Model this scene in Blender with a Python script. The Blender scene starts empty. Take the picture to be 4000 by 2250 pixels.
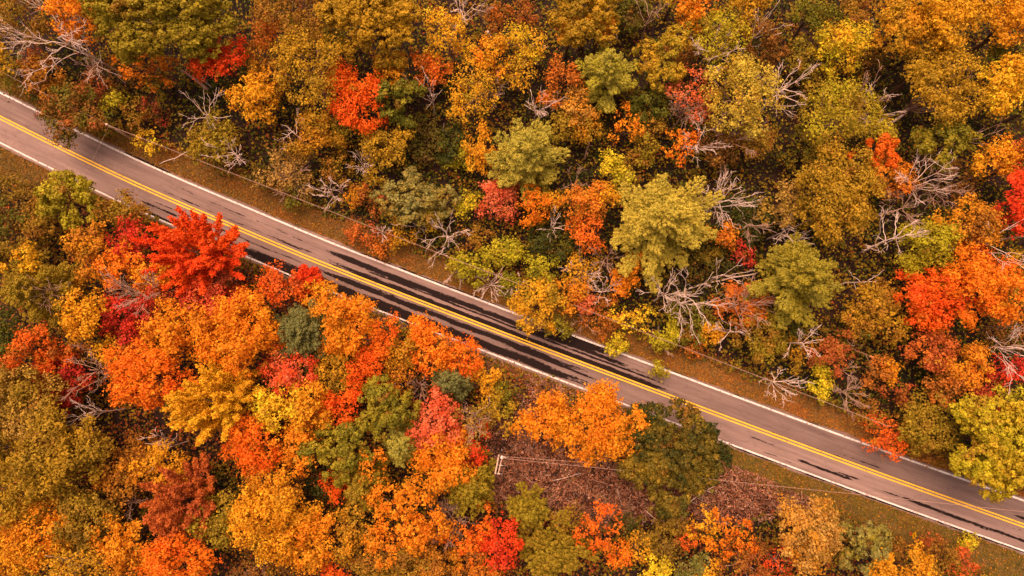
import bpy, math, random
import numpy as np
from mathutils import Vector

# ------------------------------------------------------------------ camera, sky, sun, exposure
scene = bpy.context.scene
PW, PH, FPX, CAM_H = 4000.0, 2250.0, 2704.0, 104.0
TILT = math.atan(275.0 / FPX)                       # the drone looks almost straight down
cam_data = bpy.data.cameras.new("drone_camera")
cam_data.sensor_width = 36.0
cam_data.lens = 36.0 * FPX / PW
cam_data.clip_end = 6000.0
cam = bpy.data.objects.new("drone_camera", cam_data)
cam.location = (0.0, 0.0, CAM_H)
cam.rotation_euler = (TILT, 0.0, 0.0)
scene.collection.objects.link(cam)
scene.camera = cam

SUN_EL, SUN_AZ = math.radians(70.0), math.radians(-28.0)     # azimuth clockwise from +Y
world = bpy.data.worlds.new("World")
scene.world = world
world.use_nodes = True
wn = world.node_tree
wn.nodes.clear()
wo = wn.nodes.new("ShaderNodeOutputWorld")
wb = wn.nodes.new("ShaderNodeBackground")
ws = wn.nodes.new("ShaderNodeTexSky")
ws.sky_type = 'NISHITA'
ws.sun_disc = False
ws.sun_elevation = SUN_EL
ws.sun_rotation = SUN_AZ
ws.air_density = 1.0
ws.dust_density = 6.0
ws.ozone_density = 0.3
wb.inputs["Strength"].default_value = 0.085
wt = wn.nodes.new("ShaderNodeMix")                  # hazy, warm late-season daylight
wt.data_type, wt.blend_type = 'RGBA', 'MULTIPLY'
wt.inputs[0].default_value = 1.0
wt.inputs[7].default_value = (1.0, 0.68, 0.50, 1.0)
wn.links.new(ws.outputs[0], wt.inputs[6])
wn.links.new(wt.outputs[2], wb.inputs[0])
wn.links.new(wb.outputs[0], wo.inputs[0])

sun_data = bpy.data.lights.new("sun", 'SUN')
sun_data.energy = 1.9
sun_data.angle = math.radians(50.0)
sun_data.color = (1.0, 0.69, 0.52)
sun = bpy.data.objects.new("sun", sun_data)
sd = Vector((math.sin(SUN_AZ) * math.cos(SUN_EL), math.cos(SUN_AZ) * math.cos(SUN_EL), math.sin(SUN_EL)))
sun.rotation_euler = sd.to_track_quat('Z', 'Y').to_euler()
sun.location = (-40, 60, 150)
scene.collection.objects.link(sun)

scene.view_settings.view_transform = 'Standard'
scene.view_settings.look = 'None'
scene.view_settings.exposure = 1.02
scene.view_settings.gamma = 1.0
scene.view_settings.use_curve_mapping = False
scene.cycles.max_bounces = 6
scene.cycles.diffuse_bounces = 3
scene.cycles.transmission_bounces = 3
scene.cycles.transparent_max_bounces = 4

# ------------------------------------------------------------------ helpers
COL = scene.collection
ct, st = math.cos(TILT), math.sin(TILT)

def at(px, py, z=0.0):
    """photo pixel -> the point at height z that it shows"""
    a, b = (px - PW / 2) / FPX, (PH / 2 - py) / FPX
    dx, dy, dz = a, st + b * ct, -ct + b * st
    t = (z - CAM_H) / dz
    return np.array((dx * t, dy * t, z))

def mpp(z):
    return (CAM_H - z) / FPX                        # metres per photo pixel, near enough

def srgb(c):
    c = np.asarray(c, float) / 255.0
    return np.where(c <= 0.04045, c / 12.92, ((c + 0.055) / 1.055) ** 2.4)

def prop(o, label=None, cat=None, group=None, kind=None):
    if label: o["label"] = label
    if cat: o["category"] = cat
    if group: o["group"] = group
    if kind: o["kind"] = kind
    return o

def empty(name, loc):
    o = bpy.data.objects.new(name, None)
    o.empty_display_size = 0.3
    o.location = [float(v) for v in loc]
    COL.objects.link(o)
    return o

def link_mesh(name, me, parent=None, mat=None):
    if mat is not None:
        me.materials.append(mat)
    o = bpy.data.objects.new(name, me)
    COL.objects.link(o)
    if parent is not None:
        o.parent = parent
    return o

def quad_mesh(name, V, F, fcol=None, flat=True):
    """V (n,3), F (m,k) all faces of k corners, fcol (m,3)"""
    me = bpy.data.meshes.new(name)
    V = np.ascontiguousarray(V, np.float32)
    F = np.ascontiguousarray(F, np.int32)
    m, k = F.shape
    me.vertices.add(len(V))
    me.vertices.foreach_set("co", V.ravel())
    me.loops.add(m * k)
    me.loops.foreach_set("vertex_index", F.ravel())
    me.polygons.add(m)
    me.polygons.foreach_set("loop_start", np.arange(0, m * k, k, dtype=np.int32))
    me.update(calc_edges=True)
    if flat:
        me.polygons.foreach_set("use_smooth", np.zeros(m, bool))
    if fcol is not None:
        at_ = me.attributes.new("leaf_color", 'FLOAT_COLOR', 'FACE')
        rgba = np.ones((m, 4), np.float32)
        rgba[:, :3] = fcol
        at_.data.foreach_set("color", rgba.ravel())
    return me

class Geo:
    """a bag of triangles and quads for tubes, boxes and the like"""
    def __init__(self):
        self.v, self.f = [], []
    def tube(self, pts, rad, sides=5, cap=True):
        P = np.asarray(pts, float)
        n = len(P)
        base = len(self.v)
        T = np.empty_like(P)
        T[1:-1] = P[2:] - P[:-2]; T[0] = P[1] - P[0]; T[-1] = P[-1] - P[-2]
        T /= np.sqrt((T * T).sum(1))[:, None] + 1e-9
        m = np.abs(T.mean(0)); k = int(m.argmin())
        U = np.zeros_like(T)                        # tangent x unit axis k, which the tube never runs along
        U[:, (k + 1) % 3] = T[:, (k + 2) % 3]; U[:, (k + 2) % 3] = -T[:, (k + 1) % 3]
        U /= np.sqrt((U * U).sum(1))[:, None] + 1e-9
        W = T[:, (1, 2, 0)] * U[:, (2, 0, 1)] - T[:, (2, 0, 1)] * U[:, (1, 2, 0)]
        an = 2 * math.pi * np.arange(sides) / sides
        R = np.asarray(rad, float)[:, None, None]
        ring = P[:, None] + R * (np.cos(an)[None, :, None] * U[:, None] + np.sin(an)[None, :, None] * W[:, None])
        self.v += [tuple(q) for q in ring.reshape(-1, 3).tolist()]
        for i in range(n - 1):
            for k in range(sides):
                a, b = base + i * sides + k, base + i * sides + (k + 1) % sides
                self.f.append((a, b, b + sides, a + sides))
        if cap:
            self.f.append(tuple(base + (n - 1) * sides + k for k in range(sides)))
            self.f.append(tuple(base + k for k in reversed(range(sides))))
        return self
    def box(self, c, s, ax=None):
        c = np.asarray(c, float)
        ax = np.eye(3) if ax is None else np.asarray(ax, float)
        b = len(self.v)
        for dx in (-1, 1):
            for dy in (-1, 1):
                for dz in (-1, 1):
                    self.v.append(tuple(c + ax[0] * dx * s[0] / 2 + ax[1] * dy * s[1] / 2 + ax[2] * dz * s[2] / 2))
        for q in ((0, 1, 3, 2), (4, 6, 7, 5), (0, 4, 5, 1), (2, 3, 7, 6), (0, 2, 6, 4), (1, 5, 7, 3)):
            self.f.append(tuple(b + i for i in q))
        return self
    def poly(self, pts):
        b = len(self.v)
        self.v += [tuple(p) for p in pts]
        self.f.append(tuple(range(b, b + len(pts))))
        return self
    def build(self, name, mat=None, parent=None, smooth=True):
        me = bpy.data.meshes.new(name)
        me.from_pydata([tuple(map(float, p)) for p in self.v], [], self.f)
        if smooth:
            me.polygons.foreach_set("use_smooth", np.ones(len(me.polygons), bool))
        me.update()
        return link_mesh(name, me, parent, mat)

def wave_noise(rng, scale, n=6):
    """smooth random field in -1..1 with features about `scale` metres across"""
    k = rng.normal(size=(n, 3)); k /= np.linalg.norm(k, axis=1)[:, None]
    k *= (2 * math.pi / scale) * rng.uniform(0.55, 1.5, (n, 1))
    ph = rng.uniform(0, 2 * math.pi, n)
    def f(P):
        return np.sin(P @ k.T + ph).sum(1) / (0.75 * n)
    return f

# ------------------------------------------------------------------ materials
def new_mat(name):
    m = bpy.data.materials.new(name)
    m.use_nodes = True
    nt = m.node_tree
    b = nt.nodes.get("Principled BSDF")
    return m, nt, b

def N(nt, t, **kw):
    n = nt.nodes.new(t)
    for k, v in kw.items():
        setattr(n, k, v)
    return n

def noise(nt, vec, scale, detail=4.0, rough=0.6, dist=0.0):
    n = N(nt, "ShaderNodeTexNoise")
    n.inputs["Scale"].default_value = scale
    n.inputs["Detail"].default_value = detail
    n.inputs["Roughness"].default_value = rough
    n.inputs["Distortion"].default_value = dist
    if vec is not None:
        nt.links.new(vec, n.inputs["Vector"])
    return n

def ramp(nt, fac, stops):
    r = N(nt, "ShaderNodeValToRGB")
    e = r.color_ramp.elements
    while len(e) < len(stops):
        e.new(0.5)
    for el, (p, c) in zip(e, stops):
        el.position = p
        el.color = (*c, 1.0)
    nt.links.new(fac, r.inputs[0])
    return r

def mixc(nt, fac, a, b, mode='MIX'):
    m = N(nt, "ShaderNodeMix", data_type='RGBA', blend_type=mode)
    for s, v in ((0, fac), (6, a), (7, b)):
        if hasattr(v, "links"):
            nt.links.new(v, m.inputs[s])
        elif s == 0:
            m.inputs[0].default_value = v
        else:
            m.inputs[s].default_value = (*v, 1.0)
    return m.outputs[2]

def leaf_material(name, trans, rough):
    m, nt, b = new_mat(name)
    a = N(nt, "ShaderNodeAttribute", attribute_name="leaf_color")
    geo = N(nt, "ShaderNodeNewGeometry")
    n = noise(nt, geo.outputs["Position"], 9.0, 2.0)
    v = ramp(nt, n.outputs[0], [(0.3, (0.82, 0.80, 0.8)), (0.7, (1.1, 1.1, 1.08))])
    col = mixc(nt, 1.0, a.outputs["Color"], v.outputs[0], 'MULTIPLY')
    nt.links.new(col, b.inputs["Base Color"])
    b.inputs["Roughness"].default_value = rough
    b.inputs["Specular IOR Level"].default_value = 0.12
    tr = N(nt, "ShaderNodeBsdfTranslucent")
    nt.links.new(col, tr.inputs["Color"])
    mx = N(nt, "ShaderNodeMixShader")
    mx.inputs[0].default_value = trans
    nt.links.new(b.outputs[0], mx.inputs[1])
    nt.links.new(tr.outputs[0], mx.inputs[2])
    out = nt.nodes["Material Output"]
    nt.links.new(mx.outputs[0], out.inputs[0])
    return m

M_LEAF = leaf_material("autumn_leaf", 0.22, 0.65)
M_NEEDLE = leaf_material("pine_needle", 0.18, 0.7)
M_LOW = leaf_material("low_growth", 0.20, 0.8)

def bark_material(name, c0, c1, scale=6.0):
    m, nt, b = new_mat(name)
    tc = N(nt, "ShaderNodeTexCoord")
    mp = N(nt, "ShaderNodeMapping")
    mp.inputs["Scale"].default_value = (3, 3, 0.6)
    nt.links.new(tc.outputs["Object"], mp.inputs[0])
    n = noise(nt, mp.outputs[0], scale, 6.0, 0.7)
    r = ramp(nt, n.outputs[0], [(0.3, c0), (0.72, c1)])
    nt.links.new(r.outputs[0], b.inputs["Base Color"])
    b.inputs["Roughness"].default_value = 0.9
    bp = N(nt, "ShaderNodeBump")
    bp.inputs["Strength"].default_value = 0.6
    nt.links.new(n.outputs[0], bp.inputs["Height"])
    nt.links.new(bp.outputs[0], b.inputs["Normal"])
    return m

M_BARK = bark_material("brown_bark", srgb((62, 40, 28)), srgb((128, 92, 66)))
M_DEAD = bark_material("bleached_dead_wood", srgb((206, 176, 162)), srgb((255, 236, 224)))
M_DEADB = bark_material("brown_dead_wood", srgb((138, 108, 92)), srgb((216, 180, 158)))
M_POLE = bark_material("weathered_pole_wood", srgb((54, 38, 32)), srgb((110, 84, 68)))
M_ARM = bark_material("sun_bleached_timber", srgb((168, 138, 118)), srgb((222, 194, 172)))

def plain(name, c, rough=0.5, metal=0.0, spec=0.4, var=0.12, scale=14.0):
    m, nt, b = new_mat(name)
    tc = N(nt, "ShaderNodeTexCoord")
    n = noise(nt, tc.outputs["Object"], scale, 5.0)
    c = np.asarray(c, float)
    r = ramp(nt, n.outputs[0], [(0.3, tuple(c * (1 - var))), (0.7, tuple(np.minimum(c * (1 + var), 1.0)))])
    nt.links.new(r.outputs[0], b.inputs["Base Color"])
    b.inputs["Roughness"].default_value = rough
    b.inputs["Metallic"].default_value = metal
    b.inputs["Specular IOR Level"].default_value = spec
    return m

M_WIRE = plain("weathered_wire", srgb((196, 160, 142)), 0.6)
M_STEEL = plain("galvanised_steel", srgb((170, 160, 150)), 0.45, 0.6)
M_PORC = plain("pale_porcelain", srgb((214, 200, 190)), 0.25)
M_DARKM = plain("dark_metal", srgb((48, 36, 34)), 0.5)
M_SIGN = plain("sign_yellow", srgb((255, 190, 16)), 0.35, var=0.04)
M_PLAQ = plain("faded_orange_red_plate", srgb((214, 84, 40)), 0.5, var=0.2)
M_BLACK = plain("sign_black", srgb((34, 20, 16)), 0.5)

# ------------------------------------------------------------------ road line traced in the photograph
C_PX = [(0, 459), (104, 510), (259, 590), (414, 665), (590, 749), (740, 812), (906, 880), (1000, 922), (1259, 1032), (1481, 1117),
        (1725, 1211), (2000, 1316), (2259, 1415), (2481, 1497), (2647, 1560), (3000, 1693), (3243, 1782), (3518, 1883), (3776, 1974), (4000, 2053)]
ROAD_Z = 0.06
cp = np.array([at(x, y, ROAD_Z)[:2] for x, y in C_PX])
d0, d1 = cp[1] - cp[0], cp[-1] - cp[-2]
d0 = cp[3] - cp[0]; d1 = cp[-1] - cp[-4]
d0 /= np.linalg.norm(d0); d1 /= np.linalg.norm(d1)
cp = np.vstack([cp[0] - d0 * 220, cp[0] - d0 * 60, cp[0] - d0 * 20, cp, cp[-1] + d1 * 20, cp[-1] + d1 * 60, cp[-1] + d1 * 220])
seg = np.r_[0, np.cumsum(np.linalg.norm(np.diff(cp, axis=0), axis=1))]
S_ALL = np.arange(0, seg[-1], 0.4)
RC = np.stack([np.interp(S_ALL, seg, cp[:, i]) for i in (0, 1)], 1)
for _ in range(4):                                  # iron out the traced corners
    k = 12
    pad = np.vstack([np.repeat(RC[:1], k, 0), RC, np.repeat(RC[-1:], k, 0)])
    sm = np.stack([np.convolve(pad[:, i], np.ones(2 * k + 1) / (2 * k + 1), 'valid') for i in (0, 1)], 1)
    sm[:k], sm[-k:] = RC[:k], RC[-k:]
    RC = sm
RT = np.gradient(RC, axis=0); RT /= np.linalg.norm(RT, axis=1)[:, None]
RN = np.stack([-RT[:, 1], RT[:, 0]], 1)             # across the road, towards the top of the picture
HALF = 3.44                                         # centre line to edge line

def road_sv(P):
    """nearest road station index and signed side distance for points (n,2)"""
    P = np.asarray(P, float)
    f = np.interp(P[:, 0], RC[:, 0], np.arange(len(RC), dtype=float))
    for _ in range(4):
        i = np.clip(np.rint(f).astype(int), 0, len(RC) - 1)
        f = np.clip(f * 0 + i + ((P - RC[i]) * RT[i]).sum(1) / 0.4, 0, len(RC) - 1)
    i = np.clip(np.rint(f).astype(int), 0, len(RC) - 1)
    return i, ((P - RC[i]) * RN[i]).sum(1)

def station(px):
    """road station index whose centre point shows at photo column px"""
    xs = RC[:, 0]
    target = np.interp(px, [p[0] for p in C_PX], [at(x, y, ROAD_Z)[0] for x, y in C_PX])
    if px < 0: target = at(px, 459 + 0.5 * px, ROAD_Z)[0]
    if px > 4000: target = at(px, 2053 + 0.35 * (px - 4000), ROAD_Z)[0]
    return int(np.argmin(np.abs(xs - target)))

rng0 = np.random.default_rng(11)
gn1, gn2, gn3 = wave_noise(rng0, 26.0), wave_noise(rng0, 9.0), wave_noise(rng0, 3.0)

def ground_z(P):
    P = np.atleast_2d(P)
    P3 = np.c_[P[:, :2], np.zeros(len(P))]
    _, v = road_sv(P[:, :2])
    f = np.clip((np.abs(v) - 4.2) / 8.0, 0, 1)
    return -0.05 - 0.25 * np.clip((np.abs(v) - 4.0) / 2.5, 0, 1) + f * (0.5 * gn1(P3) + 0.22 * gn2(P3)) + 0.03 * gn3(P3) * np.clip((np.abs(v) - 3.9), 0, 1)
# ------------------------------------------------------------------ ground
def mat_ground():
    m, nt, b = new_mat("forest_leaf_litter")
    geo = N(nt, "ShaderNodeNewGeometry")
    P = geo.outputs["Position"]
    big = noise(nt, P, 0.11, 4.0, 0.6)
    mid = noise(nt, P, 1.3, 5.0, 0.7)
    vor = N(nt, "ShaderNodeTexVoronoi")
    vor.inputs["Scale"].default_value = 5.5
    nt.links.new(P, vor.inputs["Vector"])
    hue = ramp(nt, vor.outputs["Color"], [(0.12, srgb((52, 30, 20))), (0.38, srgb((92, 52, 30))), (0.6, srgb((140, 78, 44))), (0.9, srgb((176, 108, 70)))])
    soil = ramp(nt, mid.outputs[0], [(0.32, srgb((34, 22, 16))), (0.7, srgb((96, 58, 38)))])
    c = mixc(nt, 0.5, soil.outputs[0], hue.outputs[0])
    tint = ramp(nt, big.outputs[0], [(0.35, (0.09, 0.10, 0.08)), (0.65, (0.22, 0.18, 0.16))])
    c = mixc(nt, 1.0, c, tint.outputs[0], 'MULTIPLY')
    va = N(nt, "ShaderNodeAttribute", attribute_name="verge")
    vr = N(nt, "ShaderNodeMapRange")
    vr.inputs[1].default_value = -1.0; vr.inputs[2].default_value = 1.4
    nt.links.new(va.outputs["Fac"], vr.inputs[0])
    edge = mixc(nt, 0.45, vr.outputs[0], mid.outputs[0])
    ed = ramp(nt, edge, [(0.42, (0, 0, 0)), (0.62, (1, 1, 1))])
    turf = ramp(nt, mid.outputs[0], [(0.3, srgb((58, 48, 22))), (0.5, srgb((98, 76, 34))), (0.72, srgb((146, 100, 50)))])
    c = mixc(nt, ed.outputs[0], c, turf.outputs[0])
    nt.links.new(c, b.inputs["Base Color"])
    b.inputs["Roughness"].default_value = 0.95
    bp = N(nt, "ShaderNodeBump")
    bp.inputs["Strength"].default_value = 0.8
    bp.inputs["Distance"].default_value = 0.12
    nt.links.new(mid.outputs[0], bp.inputs["Height"])
    nt.links.new(bp.outputs[0], b.inputs["Normal"])
    return m

def verge_reach(i):
    """how far grass reaches from the centre line, above and below, along the stations"""
    xs = [station(p) for p in (-400, 0, 160, 330, 430, 900, 1400, 2000, 2400, 2800, 3300, 3600, 4000, 4400)]
    up = np.interp(i, xs, [6, 5.5, 5.0, 5.0, 7.2, 7.6, 7.8, 6.6, 7.2, 7.4, 7.4, 6.0, 5.0, 5.0])
    xl = [station(p) for p in (-400, 0, 250, 420, 600, 2400, 2750, 3100, 3500, 4000, 4400)]
    dn = np.interp(i, xl, [10, 9.5, 7.0, 5.5, 4.4, 4.6, 6.5, 7.0, 8.2, 9.0, 9.5])
    return up, dn

def build_ground():
    far = [130, 170, 240, 400, 800, 1600, 3000]
    xs = np.r_[-np.array(far[::-1]), np.arange(-120, 120.1, 1.5), far]
    ys = np.r_[-np.array(far[::-1]), np.arange(-84, 100.1, 1.5), far]
    X, Y = np.meshgrid(xs, ys, indexing='ij')
    P = np.c_[X.ravel(), Y.ravel()]
    V = np.c_[P, ground_z(P)]
    nx, ny = len(xs), len(ys)
    I = np.arange(nx * ny).reshape(nx, ny)
    F = np.stack([I[:-1, :-1], I[1:, :-1], I[1:, 1:], I[:-1, 1:]], -1).reshape(-1, 4)
    me = quad_mesh("ground", V, F, flat=False)
    si, sv = road_sv(P)
    up, dn = verge_reach(si)
    va = me.attributes.new("verge", 'FLOAT', 'POINT')     # metres inside the mown strip
    va.data.foreach_set("value", np.clip(np.where(sv > 0, up - sv, dn + sv), -8, 8).astype(np.float32))
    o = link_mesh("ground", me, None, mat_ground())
    prop(o, "brown leaf littered forest floor under the trees", "ground", kind="structure")
build_ground()

# ------------------------------------------------------------------ road
def mat_asphalt():
    m, nt, b = new_mat("worn_asphalt_with_wet_tracks")
    uv = N(nt, "ShaderNodeUVMap", uv_map="road_metres")
    def stretched(sx, sy, scale, detail=5.0, rough=0.65):
        mp = N(nt, "ShaderNodeMapping")
        mp.inputs["Scale"].default_value = (sx, sy, 1)
        nt.links.new(uv.outputs[0], mp.inputs[0])
        return noise(nt, mp.outputs[0], scale, detail, rough)
    streak = stretched(0.06, 1.6, 1.0, 6.0)
    patch = stretched(0.12, 0.3, 1.0, 4.0)
    grain = stretched(1, 1, 22.0, 3.0, 0.8)
    dry = ramp(nt, streak.outputs[0], [(0.3, srgb((124, 104, 99))), (0.7, srgb((154, 132, 126)))])
    pt = ramp(nt, patch.outputs[0], [(0.3, (0.84, 0.83, 0.83)), (0.7, (1.12, 1.1, 1.08))])
    c = mixc(nt, 1.0, dry.outputs[0], pt.outputs[0], 'MULTIPLY')
    gr = ramp(nt, grain.outputs[0], [(0.3, (0.72, 0.72, 0.72)), (0.7, (1.25, 1.25, 1.25))])
    c = mixc(nt, 1.0, c, gr.outputs[0], 'MULTIPLY')
    sh = N(nt, "ShaderNodeAttribute", attribute_name="lane_tone")
    c = mixc(nt, 1.0, c, sh.outputs["Color"], 'MULTIPLY')
    # thin cracks and old seams
    mpc = N(nt, "ShaderNodeMapping"); mpc.inputs["Scale"].default_value = (0.35, 0.8, 1)
    nt.links.new(uv.outputs[0], mpc.inputs[0])
    wv = noise(nt, mpc.outputs[0], 2.0, 4.0)
    cv = N(nt, "ShaderNodeTexVoronoi", feature='DISTANCE_TO_EDGE'); cv.inputs["Scale"].default_value = 0.55
    va_ = N(nt, "ShaderNodeVectorMath", operation='ADD')
    nt.links.new(mpc.outputs[0], va_.inputs[0]); nt.links.new(wv.outputs["Color"], va_.inputs[1])
    nt.links.new(va_.outputs[0], cv.inputs["Vector"])
    cr_ = ramp(nt, cv.outputs["Distance"], [(0.0, (0.62, 0.60, 0.6)), (0.012, (1, 1, 1))])
    c = mixc(nt, 0.8, c, cr_.outputs[0], 'MULTIPLY')
    # the wet wheel tracks: where they lie comes with the mesh, their ragged edge from stretched noise
    wa = N(nt, "ShaderNodeAttribute", attribute_name="wet")
    e1 = stretched(0.3, 3.2, 1.0, 8.0, 0.75)
    e2 = stretched(1.6, 5.0, 1.0, 4.0, 0.7)
    def math_(op, a, bb):
        q = N(nt, "ShaderNodeMath", operation=op)
        for i, x in enumerate((a, bb)):
            if hasattr(x, "links"): nt.links.new(x, q.inputs[i])
            else: q.inputs[i].default_value = x
        return q.outputs[0]
    s = math_('ADD', wa.outputs["Fac"], math_('MULTIPLY', math_('SUBTRACT', e1.outputs[0], 0.5), 2.3))
    s = math_('ADD', s, math_('MULTIPLY', math_('SUBTRACT', e2.outputs[0], 0.5), 1.0))
    wm = N(nt, "ShaderNodeMapRange", interpolation_type='SMOOTHSTEP')
    wm.inputs[1].default_value = 0.45; wm.inputs[2].default_value = 0.60
    nt.links.new(s, wm.inputs[0])
    c = mixc(nt, wm.outputs[0], c, srgb((33, 23, 22)))
    nt.links.new(c, b.inputs["Base Color"])
    rr = N(nt, "ShaderNodeMapRange")
    rr.inputs[3].default_value = 0.9; rr.inputs[4].default_value = 0.75
    nt.links.new(wm.outputs[0], rr.inputs[0]); nt.links.new(rr.outputs[0], b.inputs["Roughness"])
    b.inputs["Specular IOR Level"].default_value = 0.1
    bp = N(nt, "ShaderNodeBump")
    bp.inputs["Strength"].default_value = 0.3; bp.inputs["Distance"].default_value = 0.02
    nt.links.new(grain.outputs[0], bp.inputs["Height"]); nt.links.new(bp.outputs[0], b.inputs["Normal"])
    return m

# lateral centre and half width (1 = edge line), then photo columns: begins, full, full, ends
TRACKS = [(0.60, 0.11, 1180, 1330, 2250, 2680, 1.0), (0.42, 0.045, 1330, 1500, 2500, 2700, 0.85), (0.62, 0.03, 580, 700, 1150, 1350, 0.62),
          (0.17, 0.12, 1180, 1420, 2480, 2720, 1.0), (0.22, 0.035, 560, 700, 1150, 1400, 0.62), (0.26, 0.03, 1000, 1100, 1500, 1700, 0.6),
          (-0.30, 0.12, 1150, 1350, 2150, 2420, 0.95), (-0.33, 0.035, 560, 640, 1150, 1300, 0.72), (-0.42, 0.05, 1900, 2050, 2300, 2420, 0.8),
          (-0.74, 0.17, 760, 1050, 2150, 2480, 1.0), (-0.95, 0.13, 880, 1100, 1800, 1950, 1.0), (-0.93, 0.06, 540, 600, 900, 1100, 0.95),
          (0.82, 0.22, 2000, 2180, 2290, 2420, 1.0), (-0.58, 0.05, 560, 590, 690, 760, 0.8),
          (1.07, 0.06, 400, 470, 600, 680, 1.0), (1.07, 0.05, 1280, 1400, 1800, 2200, 0.72),
          (-0.62, 0.06, 3110, 3150, 3330, 3400, 0.8), (-0.52, 0.04, 3270, 3310, 3360, 3400, 0.8), (-0.62, 0.07, 3400, 3560, 4200, 4400, 0.8),
          (-0.82, 0.03, 2960, 3000, 3100, 3200, 0.55), (-0.4, 0.04, 2900, 2950, 3020, 3060, 0.62), (0.12, 0.025, 2950, 3000, 3300, 3500, 0.55),
          (0.30, 0.05, 3900, 3980, 4200, 4300, 0.85), (0.25, 0.03, 3250, 3300, 3420, 3480, 0.66), (-0.25, 0.03, 3850, 3900, 4200, 4300, 0.62),
          (-1.06, 0.05, 2800, 2900, 4200, 4400, 0.8)]

def build_road():
    st_i = np.arange(0, len(RC), 2)
    vs = np.r_[-HALF - 0.62, np.arange(-HALF - 0.42, HALF + 0.421, 0.1376), HALF + 0.62]
    rg = np.random.default_rng(5)
    C, Nn = RC[st_i], RN[st_i]
    SV, VV = np.meshgrid(S_ALL[st_i], vs, indexing='ij')
    jit = wave_noise(rg, 2.2); jit2 = wave_noise(rg, 9.0)
    P3 = np.c_[C, np.zeros(len(C))]
    e_up = 0.16 * jit(P3) + 0.14 * jit2(P3)
    e_dn = 0.12 * jit(P3 + 50) + 0.1 * jit2(P3 + 90)
    VV = VV.copy()
    VV[:, -2] += e_up; VV[:, -1] += e_up; VV[:, 0] += e_dn; VV[:, 1] += e_dn
    X = C[:, None, :] + Nn[:, None, :] * VV[:, :, None]
    Z = np.full(VV.shape, ROAD_Z) - 0.012 * np.abs(VV) / HALF
    Z[:, 0] = Z[:, -1] = -0.2
    V = np.c_[X.reshape(-1, 2), Z.ravel()]
    a, n = VV.shape
    I = np.arange(a * n).reshape(a, n)
    F = np.stack([I[:-1, :-1], I[1:, :-1], I[1:, 1:], I[:-1, 1:]], -1).reshape(-1, 4)
    me = quad_mesh("road", V, F, flat=False)
    uv = me.uv_layers.new(name="road_metres")
    U = np.c_[SV.ravel(), VV.ravel()][F.ravel()]
    uv.data.foreach_set("uv", U.astype(np.float32).ravel())
    wet = np.zeros(VV.shape)
    px2s = lambda px: S_ALL[station(px)]
    for vc, hw, a0, a1, b1, b0, st_ in TRACKS:
        s0, s1, s2, s3 = px2s(a0), px2s(a1), px2s(b1), px2s(b0)
        along = np.interp(S_ALL[st_i], [s0, s1, s2, s3], [0.0, 1, 1, 0.0])
        wob = 0.035 * jit2(P3 + vc * 40)
        d = np.abs(VV / HALF - (vc + wob)[:, None])
        w_eff = hw * (0.35 + 0.65 * along[:, None])
        band = np.clip(1.5 - d / w_eff, 0, 1.0) * along[:, None] * st_
        wet = np.maximum(wet, band)
    wa = me.attributes.new("wet", 'FLOAT', 'POINT')
    wa.data.foreach_set("value", wet.astype(np.float32).ravel())
    sx = S_ALL[st_i]
    tone = np.ones(VV.shape)                        # each lane has its own tone, changing along the road
    up = np.interp(sx, [px2s(0), px2s(900), px2s(2300), px2s(2700), px2s(4000)], [0.86, 0.95, 0.95, 0.80, 0.72])
    dn = np.interp(sx, [px2s(0), px2s(600), px2s(2300), px2s(2800), px2s(4000)], [1.18, 0.95, 0.85, 1.0, 1.0])
    tone = np.where(VV > 0, up[:, None], dn[:, None])
    tone *= np.where(np.abs(np.abs(VV) / HALF - 0.08) < 0.12, 0.93, 1.0)
    ta = me.attributes.new("lane_tone", 'FLOAT_COLOR', 'POINT')
    tt = np.ones((tone.size, 4), np.float32); tt[:, :3] = tone.ravel()[:, None]
    ta.data.foreach_set("color", tt.ravel())
    road = link_mesh("road", me, None, mat_asphalt())
    prop(road, "two lane asphalt road with wet wheel tracks crossing the forest", "road", kind="structure")
    return road
road = build_road()

def mat_paint(name, c, worn, thr):
    m, nt, b = new_mat(name)
    geo = N(nt, "ShaderNodeNewGeometry")
    n = noise(nt, geo.outputs["Position"], 2.6, 6.0, 0.75)
    n2 = noise(nt, geo.outputs["Position"], 0.35, 3.0)
    r = ramp(nt, n.outputs[0], [(thr, worn), (thr + 0.1, c)])
    r2 = ramp(nt, n2.outputs[0], [(0.3, (0.86, 0.85, 0.84)), (0.6, (1, 1, 1))])
    nt.links.new(mixc(nt, 1.0, r.outputs[0], r2.outputs[0], 'MULTIPLY'), b.inputs["Base Color"])
    b.inputs["Roughness"].default_value = 0.7
    return m
M_WHITE = mat_paint("worn_white_paint", srgb((226, 220, 216)), srgb((150, 124, 118)), 0.37)
M_YELLOW = mat_paint("yellow_paint", srgb((252, 196, 20)), srgb((186, 120, 30)), 0.34)

def stripe(name, v0, w, mat, amp=0.012, seed=0):
    idx = np.arange(0, len(RC), 2)
    C, Nn = RC[idx], RN[idx]
    q = wave_noise(np.random.default_rng(seed), 1.6)
    P3 = np.c_[C, np.zeros(len(C))]
    lo, hi = v0 - w / 2 + amp * q(P3), v0 + w / 2 + amp * q(P3 + 31)
    z = ROAD_Z + 0.006
    V = np.r_[np.c_[C + Nn * lo[:, None], np.full(len(C), z)], np.c_[C + Nn * hi[:, None], np.full(len(C), z)]]
    n = len(C); i = np.arange(n - 1)
    F = np.stack([i, i + 1, i + 1 + n, i + n], 1)
    o = link_mesh(name, quad_mesh(name, V, F), road, mat)
    return o
stripe("edge_line", HALF, 0.27, M_WHITE, 0.02, 1)
stripe("edge_line", -HALF, 0.23, M_WHITE, 0.02, 2)
stripe("centre_line", 0.21, 0.19, M_YELLOW, 0.006, 3)
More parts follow.
